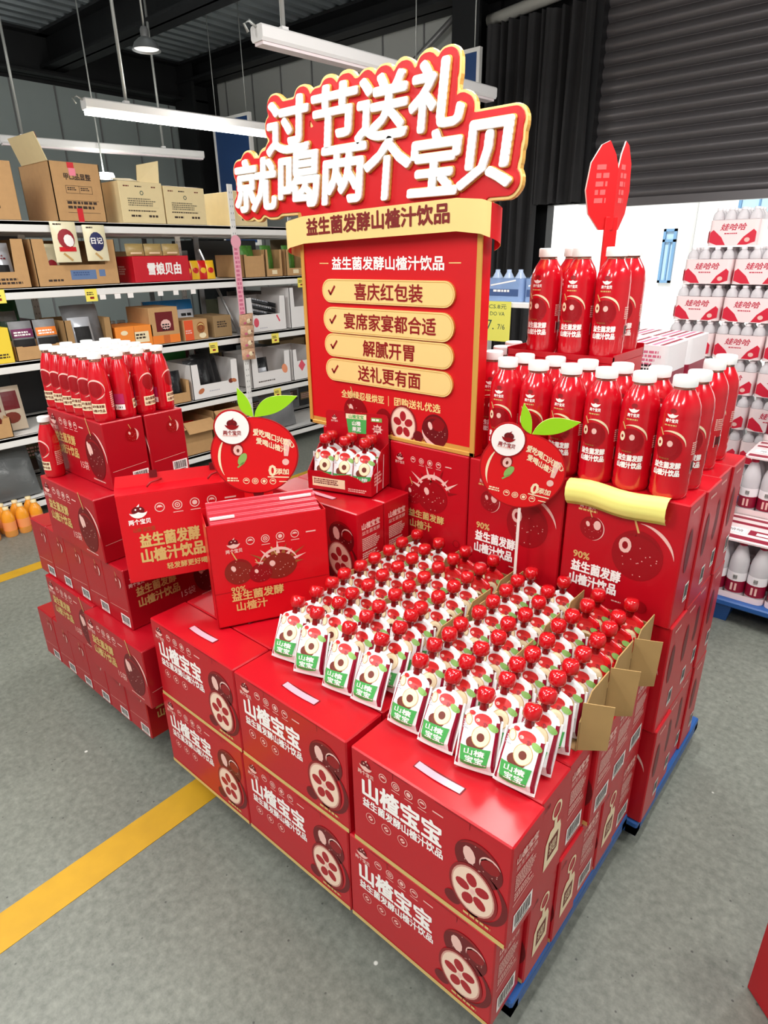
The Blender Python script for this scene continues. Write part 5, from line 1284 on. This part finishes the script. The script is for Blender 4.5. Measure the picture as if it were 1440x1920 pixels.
# milk drink packs close behind the raised bottles
wpallet(-.78,1.75,-.33,2.4,.12,'blue plastic pallet behind the tall red cartons, carrying drink packs')
for l in range(7):
    for i in range(2):
        for q in range(2):
            if l<5 and q==1: continue
            KM.put((-.77+.178*i,1.8+.28*q,.121+.157*l),(0,0,0),'striped white and wine drink pack behind the tall cartons, layer %s, %s %s'%(('one','two','three','four','five','six','seven')[l],('left','right')[i],('front','back')[q]),'drink pack','striped drink packs')
# orange juice packs on the floor at left
OJ=mat('orange_juice',(232,150,40),.12,spec=.6); OL=mat('orange_label',(240,150,90),.4); CT=mat('cap_tan',(226,206,160),.4)
def pack_oj():
    t=empty('juice_pack',(0,0,-50)); me=mc=None
    for j in range(2):
        for i in range(3):
            if me is None:
                b_=MB(); b_.lathe([(.034,0),(.037,.01),(.037,.11),(.03,.14),(.017,.16),(.015,.17)],OJ,16); b_.lathe([(.0376,.04),(.0376,.095)],OL,16,caps=False); me=b_.mesh('bottle'); c_=MB(); c_.lathe([(.0165,.168),(.0165,.185),(0,.186)],CT,14); mc=c_.mesh('cap')
            bo=use('bottle',me,t,(.04+.08*i,.04+.08*j,0)); use('cap',mc,bo)
    x=MB(); rprism(x,.24,.16,.0,.04,.03,mat('film_clear',(230,214,190),.12,trans=.8,alpha=.35,ior=1.1),False,False); x.build('shrink_film',t); return t
KO=Kind(pack_oj())
KO.put((-3.625,.42,.001),(0,0,R90),'shrink-wrapped pack of orange juice bottles on the floor at left','juice pack','orange juice packs')
KO.put((-3.625,.16,.001),(0,0,R90),'orange juice pack cut by the left edge of the picture','juice pack','orange juice packs')
# blue water packs and yellow price card behind the sign
t=empty('display_table',(-1.72,3.05,0)); tag(t,'white topped table behind the big red sign carrying blue water packs','table')
x=MB(); x.box((-.45,-.3,1.245),(.4,.3,1.275),STEEL,.003); x.build('table_top',t)
for sx in (-.42,.37):
    for sy in (-.27,.27): x=MB(); x.box((sx-.02,sy-.02,0),(sx+.02,sy+.02,1.245),STEEL); x.build('leg',t)
BF=mat('blue_water_film',(150,180,226),.15,trans=.3,coat=.4,bump=.4,nscale=20)
for i in range(3):
    t=empty('water_pack',(-2.1+.255*i,2.8,1.276)); tag(t,'pale blue water pack on the white topped table, %s'%cname[i],'water pack','pale blue water packs')
    x=MB(); rprism(x,.245,.2,0,.13,.03,BF); x.art(RC(.02,.03,.22,.07,mat('ink_blue'),1)+LN(.03,.09,.2,.12,.008,WHITE,2)+DASH(.05,.06,.14,.02,1,WHITE,3),fpl()); x.build('printed_film',t)
    for k in range(3):
        b_=MB(); b_.lathe([(.034,.131),(.02,.155),(.014,.165),(.014,.178),(0,.179)],mat('blue_clear',(196,214,240),.12,trans=.4),14,caps=False,c=(.045+.078*k,.05,0)); b_.build('bottle_top',t)
x=MB(); x.box((-.09,0,-.115),(.09,.002,.115),mat('card_yellow_green',(220,216,96),.65)); 
x.art(T('CS.8元',.0,.085,.026,mat('ink_green'),1,w=.12)+T('DO VA',-.0,.045,.022,mat('ink_green'),1,w=.1)+T('7.',-.045,-.02,.055,mat('ink_green'),1)+T('7/6',.03,-.03,.03,mat('ink_green'),1,w=.05),planar((0,0,0),(1,0,0),(0,0,1)))
o=x.build('price_card'); o.location=(-1.72,2.735,1.165); tag(o,'handwritten yellow green price card in front of the pale blue water packs','price card')
# red carton at the lower right edge
KB2=Kind(carton_b('splash'))
KB2.put((.459,.424,.001),(0,0,math.radians(-41)),'red carton standing on the floor at the lower right edge','carton')
